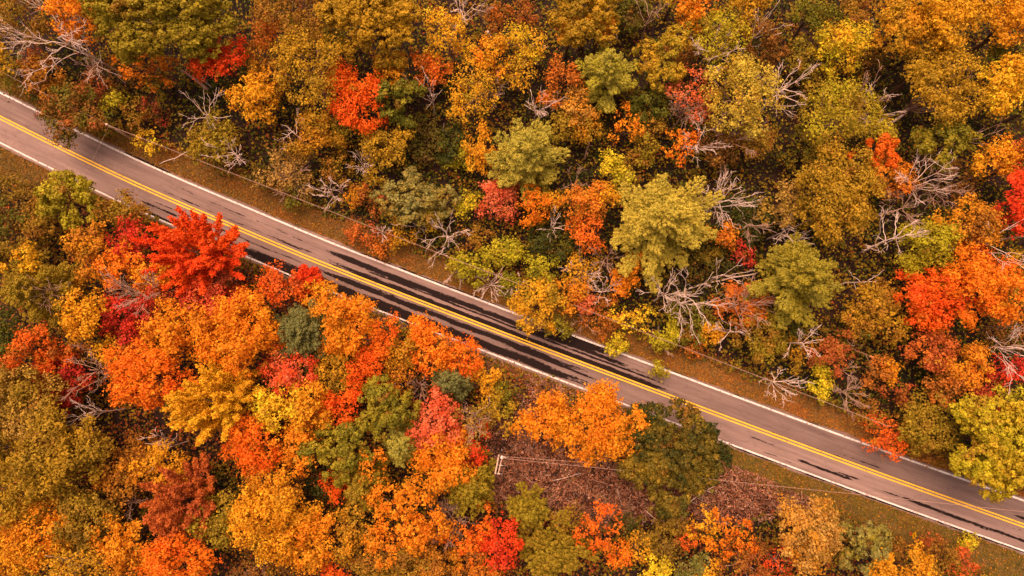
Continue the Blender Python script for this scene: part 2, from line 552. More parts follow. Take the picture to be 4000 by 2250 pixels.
stripe("centre_line", -0.21, 0.19, M_YELLOW, 0.006, 4)

# ------------------------------------------------------------------ low growth
PAL = dict(GD=(240, 180, 42), YL=(254, 220, 52), AM=(232, 162, 38), OR=(255, 152, 36), FL=(255, 118, 32), RD=(255, 86, 36), CR=(206, 62, 50),
           SA=(232, 128, 86), BK=(190, 98, 52), RU=(168, 112, 46), BR=(114, 86, 44), TN=(204, 164, 84), OL=(166, 138, 42), OG=(164, 150, 42),
           GR=(112, 116, 38), DG=(66, 74, 32), LM=(200, 192, 44), PN=(182, 174, 70), PG=(214, 196, 76), PD=(122, 126, 72), GG=(152, 148, 80),
           GO=(200, 160, 42), RO=(226, 132, 46))
LIN = {k: srgb(v) for k, v in PAL.items()}

def leaf_quads(P, nrm, size, asp, rng, fold=0.18, point=None, tri=False):
    """one four-cornered leaf at every P, facing nrm; point: the way the tip points"""
    n = len(P)
    nrm = nrm / (np.linalg.norm(nrm, axis=1)[:, None] + 1e-9)
    t = rng.normal(size=(n, 3)) if point is None else point + 0.25 * rng.normal(size=(n, 3))
    t -= nrm * (t * nrm).sum(1)[:, None]
    t /= (np.linalg.norm(t, axis=1)[:, None] + 1e-9)
    b = np.cross(nrm, t)
    s = np.broadcast_to(size, (n,))[:, None]
    tail, tip = P - t * s * 0.5, P + t * s * 0.42
    nf = nrm * s * fold
    if tri:
        V = np.stack([tail - nf, tip + b * s * asp * 0.55, tip - b * s * asp * 0.5 - nf], 1).reshape(-1, 3)
        return V, np.arange(3 * n).reshape(n, 3)
    V = np.stack([tail - b * s * asp * 0.26, tail + b * s * asp * 0.30 - nf, tip + b * s * asp * 0.5, tip - b * s * asp * 0.46 - nf], 1).reshape(-1, 3)
    F = np.arange(4 * n).reshape(n, 4)
    return V, F

def to_px(P):
    """photo pixel of world points"""
    x, y, z = P[:, 0], P[:, 1], P[:, 2] - CAM_H
    d = y * st - z * ct
    u = y * ct + z * st
    return PW / 2 + FPX * x / d, PH / 2 - FPX * u / d

def in_view_random(n, rng, pad=260):
    px = rng.uniform(-pad, PW + pad, n); py = rng.uniform(-pad, PH + pad, n)
    a, b = (px - PW / 2) / FPX, (PH / 2 - py) / FPX
    t = -CAM_H / (-ct + b * st)
    return np.stack([a * t, (st + b * ct) * t], 1), px, py

def ell(px, py, cx, cy, rx, ry):
    return ((px - cx) / rx) ** 2 + ((py - cy) / ry) ** 2

CLEAR = [(2300, 1850, 420, 190), (2750, 1930, 330, 120), (2060, 1760, 160, 190), (3050, 1900, 240, 90)]

def build_undergrowth():
    rng = np.random.default_rng(21)
    P, px, py = in_view_random(260000, rng, 330)
    i, v = road_sv(P)
    up, dn = verge_reach(i)
    f1, f2, f3 = wave_noise(rng, 5.5, 8), wave_noise(rng, 12.0, 8), wave_noise(rng, 2.2, 8)
    P3 = np.c_[P, np.zeros(len(P))]
    clear = np.zeros(len(P), bool)
    for c in CLEAR:
        clear |= ell(px, py, *c) < 1 + 0.25 * f1(P3)
    keep = np.where(v > 0, v > up - 0.8 + 1.0 * f3(P3), -v > dn - 0.7 + 1.0 * f3(P3))
    mound = np.clip(0.45 + 0.5 * f1(P3) + 0.3 * f3(P3), 0.02, 1.4)
    keep &= (~clear) & (rng.random(len(P)) < 0.25 + 0.9 * mound)
    P, px, py, mound = P[keep], px[keep], py[keep], mound[keep]
    n = len(P)
    P3 = np.c_[P, np.zeros(n)]
    z = ground_z(P) + mound * 3.4 * rng.random(n) ** 0.6
    tone = 0.5 + 0.5 * f2(P3) + 0.35 * f3(P3) + 0.25 * rng.normal(size=n)
    lower = np.interp((py - (459 + 0.41 * px)), [-250, 250], [0, 1])      # redder on the lower side of the road
    keys = ['DG', 'GR', 'OL', 'OL', 'RU', 'BK', 'BR']
    k = np.clip((tone * 4.0 + lower * 2.0 + rng.normal(size=n) * 0.5).astype(int), 0, 6)
    col = np.array([LIN[q] for q in keys])[k] * rng.uniform(0.5, 1.1, (n, 1))
    nr = rng.normal(size=(n, 3)); nr[:, 2] = np.abs(nr[:, 2]) + 0.7
    V, F = leaf_quads(np.c_[P, z], nr, rng.uniform(0.26, 0.52, n), 0.8, rng)
    o = link_mesh("undergrowth", quad_mesh("undergrowth", V, F, col), None, M_LOW)
    prop(o, "dim brown and green undergrowth filling the gaps between the trees", "undergrowth", kind="stuff")

def build_grass():
    rng = np.random.default_rng(31)
    n0 = 700000
    P, px, py = in_view_random(n0, rng, 330)
    i, v = road_sv(P)
    up, dn = verge_reach(i)
    f1, f3 = wave_noise(rng, 4.5, 8), wave_noise(rng, 1.4, 8)
    P3 = np.c_[P, np.zeros(n0)]
    j = 0.5 * f3(P3)
    keep = np.where(v > 0, (v > HALF + 0.5 + 0.12 * j) & (v < up + 0.7 + j), (-v > HALF + 0.42 + 0.12 * j) & (-v < dn + 0.7 + j))
    P, v, px = P[keep], v[keep], px[keep]
    n = len(P); P3 = np.c_[P, np.zeros(n)]
    reps = 3
    P = np.repeat(P, reps, 0) + rng.normal(size=(n * reps, 2)) * 0.12
    v = np.repeat(v, reps); px = np.repeat(px, reps); n = len(P); P3 = np.c_[P, np.zeros(n)]
    z = ground_z(P)
    t = 0.5 + 0.42 * f1(P3) + 0.25 * f3(P3) + 0.22 * rng.normal(size=n)
    mixw = np.clip(np.where(v > 0, np.interp(px, [400, 1600, 3400], [0.42, 0.62, 0.75]), np.interp(px, [0, 400, 2600, 4000], [0.35, 0.6, 0.1, 0.15])) + 0.55 * (t - 0.5), 0, 1)
    a, b2 = srgb((132, 122, 46)), srgb((206, 132, 64))
    col = a * (1 - mixw[:, None]) + b2 * mixw[:, None]
    col = col * rng.uniform(0.62, 1.15, (n, 1))
    h = rng.uniform(0.14, 0.40, n) * (1 + 0.9 * np.clip(f1(P3), 0, 1))
    az = rng.uniform(0, 2 * math.pi, n); lean = rng.uniform(0.3, 1.1, n)
    dirn = np.c_[np.cos(az) * np.sin(lean), np.sin(az) * np.sin(lean), np.cos(lean)]
    side = np.c_[-np.sin(az), np.cos(az), np.zeros(n)] * rng.uniform(0.03, 0.07, (n, 1))
    B = np.c_[P, z - 0.02]
    V = np.stack([B - side, B + side, B + dirn * h[:, None]], 1).reshape(-1, 3)
    F = np.arange(3 * n).reshape(n, 3)
    o = link_mesh("grass", quad_mesh("grass", V, F, col), None, M_LOW)
    prop(o, "short faded olive and tawny grass on the road verges", "grass", kind="stuff")
    # fallen leaves on the verge, a few on the asphalt's edge
    m = 9000
    P, px, py = in_view_random(m * 9, rng, 300)
    i, v = road_sv(P); up, dn = verge_reach(i)
    keep = np.where(v > 0, (v > HALF + 0.25) & (v < up + 1.5), (-v > HALF + 0.3) & (-v < dn + 1.5))
    keep |= (np.abs(v) < HALF + 0.3) & (rng.random(len(v)) < 0.004)
    P, v = P[keep][:m], v[keep][:m]
    n = len(P)
    z = np.where(np.abs(v) < HALF + 0.35, ROAD_Z + 0.02, ground_z(P) + rng.uniform(0.02, 0.25, n))
    nr = rng.normal(size=(n, 3)) * 0.4; nr[:, 2] = 1
    col = np.array([LIN[q] for q in ('AM', 'BK', 'GD', 'RU', 'OR', 'TN')])[rng.integers(0, 6, n)] * rng.uniform(0.6, 1, (n, 1))
    V, F = leaf_quads(np.c_[P, z], nr, rng.uniform(0.1, 0.2, n), 0.8, rng)
    o = link_mesh("fallen_leaves", quad_mesh("fallen_leaves", V, F, col), None, M_LEAF)
    prop(o, "fallen orange and brown leaves scattered over the verges", "leaves", kind="stuff")

def build_bracken():
    rng = np.random.default_rng(41)
    P, px, py = in_view_random(800000, rng, 200)
    f1, f3 = wave_noise(rng, 4.0, 8), wave_noise(rng, 1.5, 8)
    P3 = np.c_[P, np.zeros(len(P))]
    i, v = road_sv(P)
    _, dn = verge_reach(i)
    inside = np.zeros(len(P), bool)
    for c in CLEAR:
        inside |= ell(px, py, *c) < 1.25 + 0.2 * f1(P3)
    inside |= (v < -HALF - 0.8) & (v > -9) & (px > 900) & (px < 2450)
    keep = inside & (-v > dn - 0.6)
    P, px, py = P[keep], px[keep], py[keep]
    n = len(P); P3 = np.c_[P, np.zeros(n)]
    z = ground_z(P) + rng.random(n) * np.clip(0.5 + 0.5 * f1(P3) + 0.3 * f3(P3), 0.05, 1.3)
    t = 0.45 + 0.45 * f1(P3) + 0.35 * f3(P3) + 0.3 * rng.normal(size=n)
    c = np.array([srgb(q) for q in ((124, 78, 56), (172, 112, 82), (204, 140, 106), (232, 178, 144), (150, 124, 64))])[np.clip((t * 3.6).astype(int), 0, 4)]
    c = c * rng.uniform(0.6, 1.1, (n, 1))
    nr = rng.normal(size=(n, 3)) * 0.8; nr[:, 2] = np.abs(nr[:, 2]) + 0.6
    stem = rng.random(n) < 0.12
    V, F = leaf_quads(np.c_[P, z], nr, np.where(stem, rng.uniform(0.8, 1.9, n), rng.uniform(0.18, 0.46, n)), np.where(stem, 0.035, 0.4)[:, None], rng)
    c[stem] = srgb((190, 150, 128)) * rng.uniform(0.6, 1.1, (int(stem.sum()), 1))
    o = link_mesh("dead_bracken", quad_mesh("dead_bracken", V, F, c), None, M_LOW)
    prop(o, "withered reddish brown bracken covering the clearing below the road", "bracken", kind="stuff")

build_undergrowth()
build_grass()
build_bracken()

# ------------------------------------------------------------------ how trees grow
def branch_line(rng, a, b, n=5, wob=0.12, sag=0.0):
    a, b = np.asarray(a, float), np.asarray(b, float)
    L = np.linalg.norm(b - a)
    t = np.linspace(0, 1, n)
    P = a + (b - a) * t[:, None]
    off = rng.normal(size=(n, 3)) * wob * L / n
    off = np.cumsum(off, 0); off -= off[0] + (off[-1] - off[0]) * t[:, None]
    P = P + off
    P[:, 2] -= sag * L * np.sin(t * math.pi)
    return P

def outline(rng, amt):
    k = np.arange(2, 8); ph = rng.uniform(0, 6.28, len(k)); am = rng.normal(size=len(k)) / k ** 0.6
    def f(th):
        return 1 + amt * (np.sin(np.outer(th, k) + ph) @ am) * 0.5
    return f

def broad_crown(rng, R, hb, h, style, dens, c1, c2, mixb):
    fo = outline(rng, {'o': 0.14, 'm': 0.26, 's': 0.34, 'b': 0.24, 'y': 0.5}[style])
    nl = int(max(5, {'o': 0.95, 'm': 0.9, 's': 0.85, 'b': 0.9, 'y': 0.75}[style] * R * R * 0.78 + 4))
    lobes = []
    u = (np.arange(nl) + 0.5) / nl
    th = np.arange(nl) * 2.39996 + rng.uniform(0, 6.28) + rng.normal(size=nl) * 0.25
    rr = np.sqrt(u) * 0.86
    lim = fo(th)
    rad = rr * R * lim
    zz = hb + (h - hb) * (0.30 + 0.56 * np.sqrt(np.clip(1 - rr ** 2, 0, 1))) + rng.normal(size=nl) * (h - hb) * 0.10
    lr = np.clip(R * rng.uniform(0.20, 0.36, nl) * (5.0 / max(R, 3.0)) ** 0.35, 0.5, 2.2)
    LC = np.c_[rad * np.cos(th), rad * np.sin(th), zz]
    # clumps of leaves on every lobe, most of them on its upper and outer side
    cpl = {'o': 11, 'm': 13, 's': 12, 'b': 12, 'y': 12}[style]
    ncl = np.maximum(5, (cpl * (lr / 1.2) ** 2).astype(int))
    idx = np.repeat(np.arange(nl), ncl)
    m = len(idx)
    d = rng.normal(size=(m, 3)); d[:, 2] = d[:, 2] * 0.8 + 0.45
    out = LC[idx, :2] / max(R, 0.1)
    d[:, :2] += out * 0.7
    d /= np.linalg.norm(d, axis=1)[:, None]
    spray = rng.uniform(0.6, 1.12, m) * np.where(rng.random(m) < (0.05 if style == 'o' else 0.16), rng.uniform(1.1, 1.45, m), 1.0)
    CC = LC[idx] + d * (lr[idx] * spray)[:, None] * np.array((1, 1, 0.8))
    keepc = rng.random(m) < {'o': 1.0, 'm': 0.95, 's': 0.85, 'b': 0.95, 'y': 0.88}[style]
    CC, d, idx = CC[keepc], d[keepc], idx[keepc]
    m = len(CC)
    cr = {'o': 0.37, 'm': 0.34, 's': 0.36, 'b': 0.32, 'y': 0.26}[style] * rng.uniform(0.7, 1.35, m)
    npl = {'o': 34, 'm': 25, 's': 17, 'b': 20, 'y': 19}[style] * dens
    nlv = np.maximum(3, (npl * (cr / (0.40 if style == 'o' else 0.33)) ** 1.2 * rng.uniform(0.7, 1.3, m)).astype(int))
    j = np.repeat(np.arange(m), nlv)
    n = len(j)
    g = rng.normal(size=(n, 3))
    if style == 'o':                                # tight rounded clumps
        g /= np.linalg.norm(g, axis=1)[:, None]; g *= rng.uniform(0.55, 1.15, (n, 1)); g[:, 2] *= 0.75
        g *= 1.25
    else:
        g[:, 2] *= 0.55
    P = CC[j] + g * cr[j][:, None]
    if style != 'o':                                # sprays point outwards
        P = P + d[j] * (np.abs(rng.normal(size=n)) * cr[j] * 0.9)[:, None]
    nr = (0.75 if style != 'o' else 0.35) * d[j] + (0.55 if style != 'o' else 1.0) * g + (0.55 if style != 'o' else 0.35) * rng.normal(size=(n, 3)) + np.array((0, 0, 0.45))
    size = {'o': 0.34, 'm': 0.32, 's': 0.29, 'b': 0.29, 'y': 0.32}[style] * rng.uniform(0.65, 1.35, n)
    V, F = leaf_quads(P, nr, size, 0.92, rng, tri=True)
    f1 = wave_noise(rng, 0.9 * R + 1.0); f2 = wave_noise(rng, 0.35 * R + 0.6)
    w = mixb + 0.42 * f1(P) + 0.22 * f2(P) + 0.13 * rng.normal(size=n) + (rng.normal(size=m) * 0.12)[j]
    w = np.clip(w, 0, 1)[:, None]
    col = c1 * (1 - w) + c2 * w
    f3 = wave_noise(rng, 0.5 * R + 0.8)             # some sprays still green, some already brown
    c3 = LIN['RU'] if c1[1] > c1[0] * 0.62 else LIN[('OL', 'GO', 'BR')[int(rng.integers(0, 3))]]
    w3 = (np.clip(f3(P) * 1.6 - 0.75 + 0.35 * rng.normal(size=n), 0, 1) * 0.75)[:, None]
    col = col * (1 - w3) + c3 * w3
    col = col * (rng.uniform(0.72, 1.18, (n, 1)) * (1 + 0.12 * rng.normal(size=m))[j][:, None])
    return V, F, np.clip(col, 0.002, 0.93), LC

def spiky_crown(rng, R, hb, h, dens, c1, c2, mixb):
    """upswept limbs that end in long leafy fingers"""
    nf = int(30 + R * 6)
    th = np.arange(nf) * 2.39996 + rng.normal(size=nf) * 0.3
    el = np.radians(rng.uniform(12, 80, nf))
    fo = outline(rng, 0.2)(th)
    Lx = R * np.cos(el) ** 0.7 * rng.uniform(0.7, 1.2, nf) * fo
    tip = np.c_[Lx * np.cos(th), Lx * np.sin(th), hb + (h - hb) * (0.25 + 0.75 * np.sin(el)) * rng.uniform(0.9, 1.05, nf)]
    root = np.c_[0.25 * Lx * np.cos(th), 0.25 * Lx * np.sin(th), np.full(nf, hb + 0.1 * (h - hb))]
    per = int(46 * dens)
    t = rng.uniform(0.25, 1.0, (nf, per)) ** 0.75
    jf = np.repeat(np.arange(nf), per)
    tt = t.ravel()
    P = root[jf] + (tip - root)[jf] * tt[:, None]
    spread = (0.60 * (1.02 - tt) ** 0.8 + 0.05)
    n = len(P)
    # side fingers
    sf = rng.integers(0, 5, n)
    side = rng.normal(size=(nf, 5, 3)) * 0.5
    P = P + side[jf, sf] * (R / 5.0) * (1.02 - tt)[:, None] * 1.15 + rng.normal(size=(n, 3)) * spread[:, None] * 0.5
    dirn = (tip - root); dirn /= np.linalg.norm(dirn, axis=1)[:, None]
    # every place holds a small spray
    k = 9
    P = np.repeat(P, k, 0); jj = np.repeat(jf, k); tk = np.repeat(tt, k)
    n = len(P)
    P = P + rng.normal(size=(n, 3)) * 0.13 + dirn[jj] * rng.uniform(-0.25, 0.35, (n, 1))
    nr = rng.normal(size=(n, 3)) * 0.6 + np.array((0, 0, 0.8))
    V, F = leaf_quads(P, nr, rng.uniform(0.2, 0.4, n), 0.8, rng, point=dirn[jj], tri=True)
    f1 = wave_noise(rng, R * 0.8)
    w = np.clip(mixb + 0.4 * f1(P) + 0.15 * rng.normal(size=n), 0, 1)[:, None]
    col = (c1 * (1 - w) + c2 * w) * rng.uniform(0.75, 1.15, (n, 1))
    LC = root + (tip - root) * 0.6
    return V, F, np.clip(col, 0.002, 0.93), LC[::4]

def pine_crown(rng, R, hb, h, dens, c1, c2, mixb, pom):
    """whorls of plumes round a leader, tufts of needles along every plume"""
    pts, dirs, wid = [], [], []
    LC = []
    nb = int(16 + R * (5.0 if not pom else 6.0))
    az = np.arange(nb) * 2.39996 + rng.uniform(0, 6.28) + rng.normal(size=nb) * 0.22
    for b in range(nb):
        q = ((b + 0.5) / nb) ** 0.85
        a = az[b]
        z = hb + (h - hb) * q
        spike = rng.random() < 0.35
        Lb = (R * (1 - q ** 1.6) + 0.35) * (rng.uniform(1.05, 1.3) if spike else rng.uniform(0.68, 1.0))
        rise = (0.12 + 0.6 * q) * Lb + rng.normal() * 0.2
        A = np.array((0, 0, z)); B = np.array((math.cos(a) * Lb, math.sin(a) * Lb, z + rise))
        LC.append(B * 0.8 + A * 0.2)
        sp = 0.46 if not pom else 0.58
        ns = max(2, int(Lb / sp))
        for s in range(ns):
            t = 0.22 + 0.8 * (s + 0.3 + rng.random() * 0.4) / ns
            c = A + (B - A) * t + np.array((0, 0, 0.14 * Lb * t * t))
            half = (0.30 + (0.10 if spike else 0.17) * Lb) * (1 - ((t - 0.55) / 0.5) ** 2 if t > 0.55 else 0.55 + 0.45 * (t / 0.55))
            ne = int(half / sp + 0.5)
            for g in range(-ne, ne + 1):
                if g and rng.random() < 0.18: continue
                fa = a + 1.15 * np.sign(g)
                ln = abs(g) * sp * rng.uniform(0.8, 1.15)
                pts.append(c + np.array((math.cos(fa) * ln, math.sin(fa) * ln, rng.normal() * 0.10 - 0.10 * ln)))
                dirs.append((math.cos(a + 0.5 * np.sign(g)), math.sin(a + 0.5 * np.sign(g)), 0.4 if not pom else 0.7))
    C = np.array(pts); D = np.array(dirs)
    m = len(C)
    k = int((34 if pom else 34) * dens)
    j = np.repeat(np.arange(m), k)
    n = len(j)
    g = rng.normal(size=(n, 3)); g /= np.linalg.norm(g, axis=1)[:, None]
    rad = (0.34 if pom else 0.36) * rng.uniform(0.75, 1.25, m)
    if pom:
        needle = g * np.array((1, 1, 0.8)) + np.array((0, 0, 0.35))
    else:
        needle = 0.55 * D[j] + 0.9 * g + np.array((0, 0, 0.15))
    P = C[j] + needle * (rad[j] * rng.uniform(0.45, 1.0, n))[:, None]
    nr = needle + 0.35 * rng.normal(size=(n, 3)) + np.array((0, 0, 0.2))
    V, F = leaf_quads(P, nr, rng.uniform(0.24, 0.42, n), 0.5, rng, fold=0.05, point=D[j] + np.array((0, 0, 0.3)), tri=True)
    f1 = wave_noise(rng, R * 0.7)
    w = np.clip(mixb + 0.35 * f1(P) + 0.16 * rng.normal(size=n) + (rng.normal(size=m) * 0.16)[j], 0, 1)[:, None]
    col = (c1 * (1 - w) + c2 * w) * (rng.uniform(0.75, 1.15, (n, 1)))
    return V, F, np.clip(col, 0.002, 0.93), np.array(LC)

def trunk_geo(rng, h, hb, LC, r0, nlimb):
    g = Geo()
    top = np.array((rng.normal() * 0.3, rng.normal() * 0.3, hb + 0.55 * (h - hb)))
    P = branch_line(rng, (0, 0, -0.3), top, 6, 0.08)
    g.tube(P, np.linspace(r0, r0 * 0.4, 6), 8)
    pick = rng.choice(len(LC), min(nlimb, len(LC)), replace=False)
    for i in pick:
        s = rng.integers(2, 6)
        Q = branch_line(rng, P[s], LC[i], 5, 0.18, sag=-0.04)
        ra = r0 * (0.42 - 0.05 * s)
        g.tube(Q, np.linspace(max(ra, 0.05), 0.035, 5), 5)
    return g

def bare_tree_parts(rng, R, h, hf, lean, r0, nl, full):
    """trunk and main limbs of a leafless tree; every limb carries its own twigs"""
    lean = np.array((lean[0], lean[1], 0.0))
    fork = np.array((0, 0, hf)) + lean * hf / h
    tp = np.array((0, 0, h * 0.72)) + lean * 0.75 + np.array((rng.normal() * 0.3, rng.normal() * 0.3, 0))
    T = branch_line(rng, (0, 0, -0.3), tp, 7, 0.10)
    tg = Geo().tube(T, np.linspace(r0, r0 * 0.38, 7), 7)
    limbs = []
    for i in range(nl):
        a = 2.39996 * i + rng.normal() * 0.35
        t = rng.uniform(0.45, 1.0)
        A = T[0] + (T[-1] - T[0]) * t
        s = int(round(t * 6)); A = T[s]
        rr = R * rng.uniform(0.6, 1.08) * (1.0 if t < 0.95 else 0.75)
        B = lean + np.array((math.cos(a) * rr, math.sin(a) * rr, h * rng.uniform(0.72, 1.02)))
        if rng.random() < 0.3: B[2] = h * rng.uniform(0.5, 0.75)
        lg = Geo()
        L = branch_line(rng, A, B, 7, 0.22, sag=rng.uniform(-0.08, 0.10))
        rl = r0 * rng.uniform(0.26, 0.42)
        lg.tube(L, np.linspace(rl, 0.026, 7), 5)
        ln = np.linalg.norm(B - A)
        for k in range(int(full * rng.uniform(4, 7))):
            f = rng.uniform(0.25, 0.97)
            q = f * 6; qi = min(5, int(q)); S = L[qi] + (L[qi + 1] - L[qi]) * (q - qi)
            dirn = (B - A) / ln + rng.normal(size=3) * 0.55 + np.array((math.cos(a), math.sin(a), 0.25)) * 0.3
            dirn /= np.linalg.norm(dirn)
            l2 = ln * rng.uniform(0.2, 0.46) * (1.15 - 0.5 * f)
            E = S + dirn * l2
            Q = branch_line(rng, S, E, 5, 0.25)
            r2 = max(0.035, rl * (1 - f * 0.7) * 0.5)
            lg.tube(Q, np.linspace(r2, 0.022, 5), 4)
            for w in range(int(full * rng.uniform(2, 5))):
                f2 = rng.integers(1, 5)
                d2 = dirn + rng.normal(size=3) * 0.6; d2 /= np.linalg.norm(d2)
                E2 = Q[f2] + d2 * l2 * rng.uniform(0.25, 0.55)
                lg.tube(branch_line(rng, Q[f2], E2, 3, 0.25), (0.026, 0.022, 0.016), 3, cap=False)
        limbs.append(lg)
    return tg, limbs
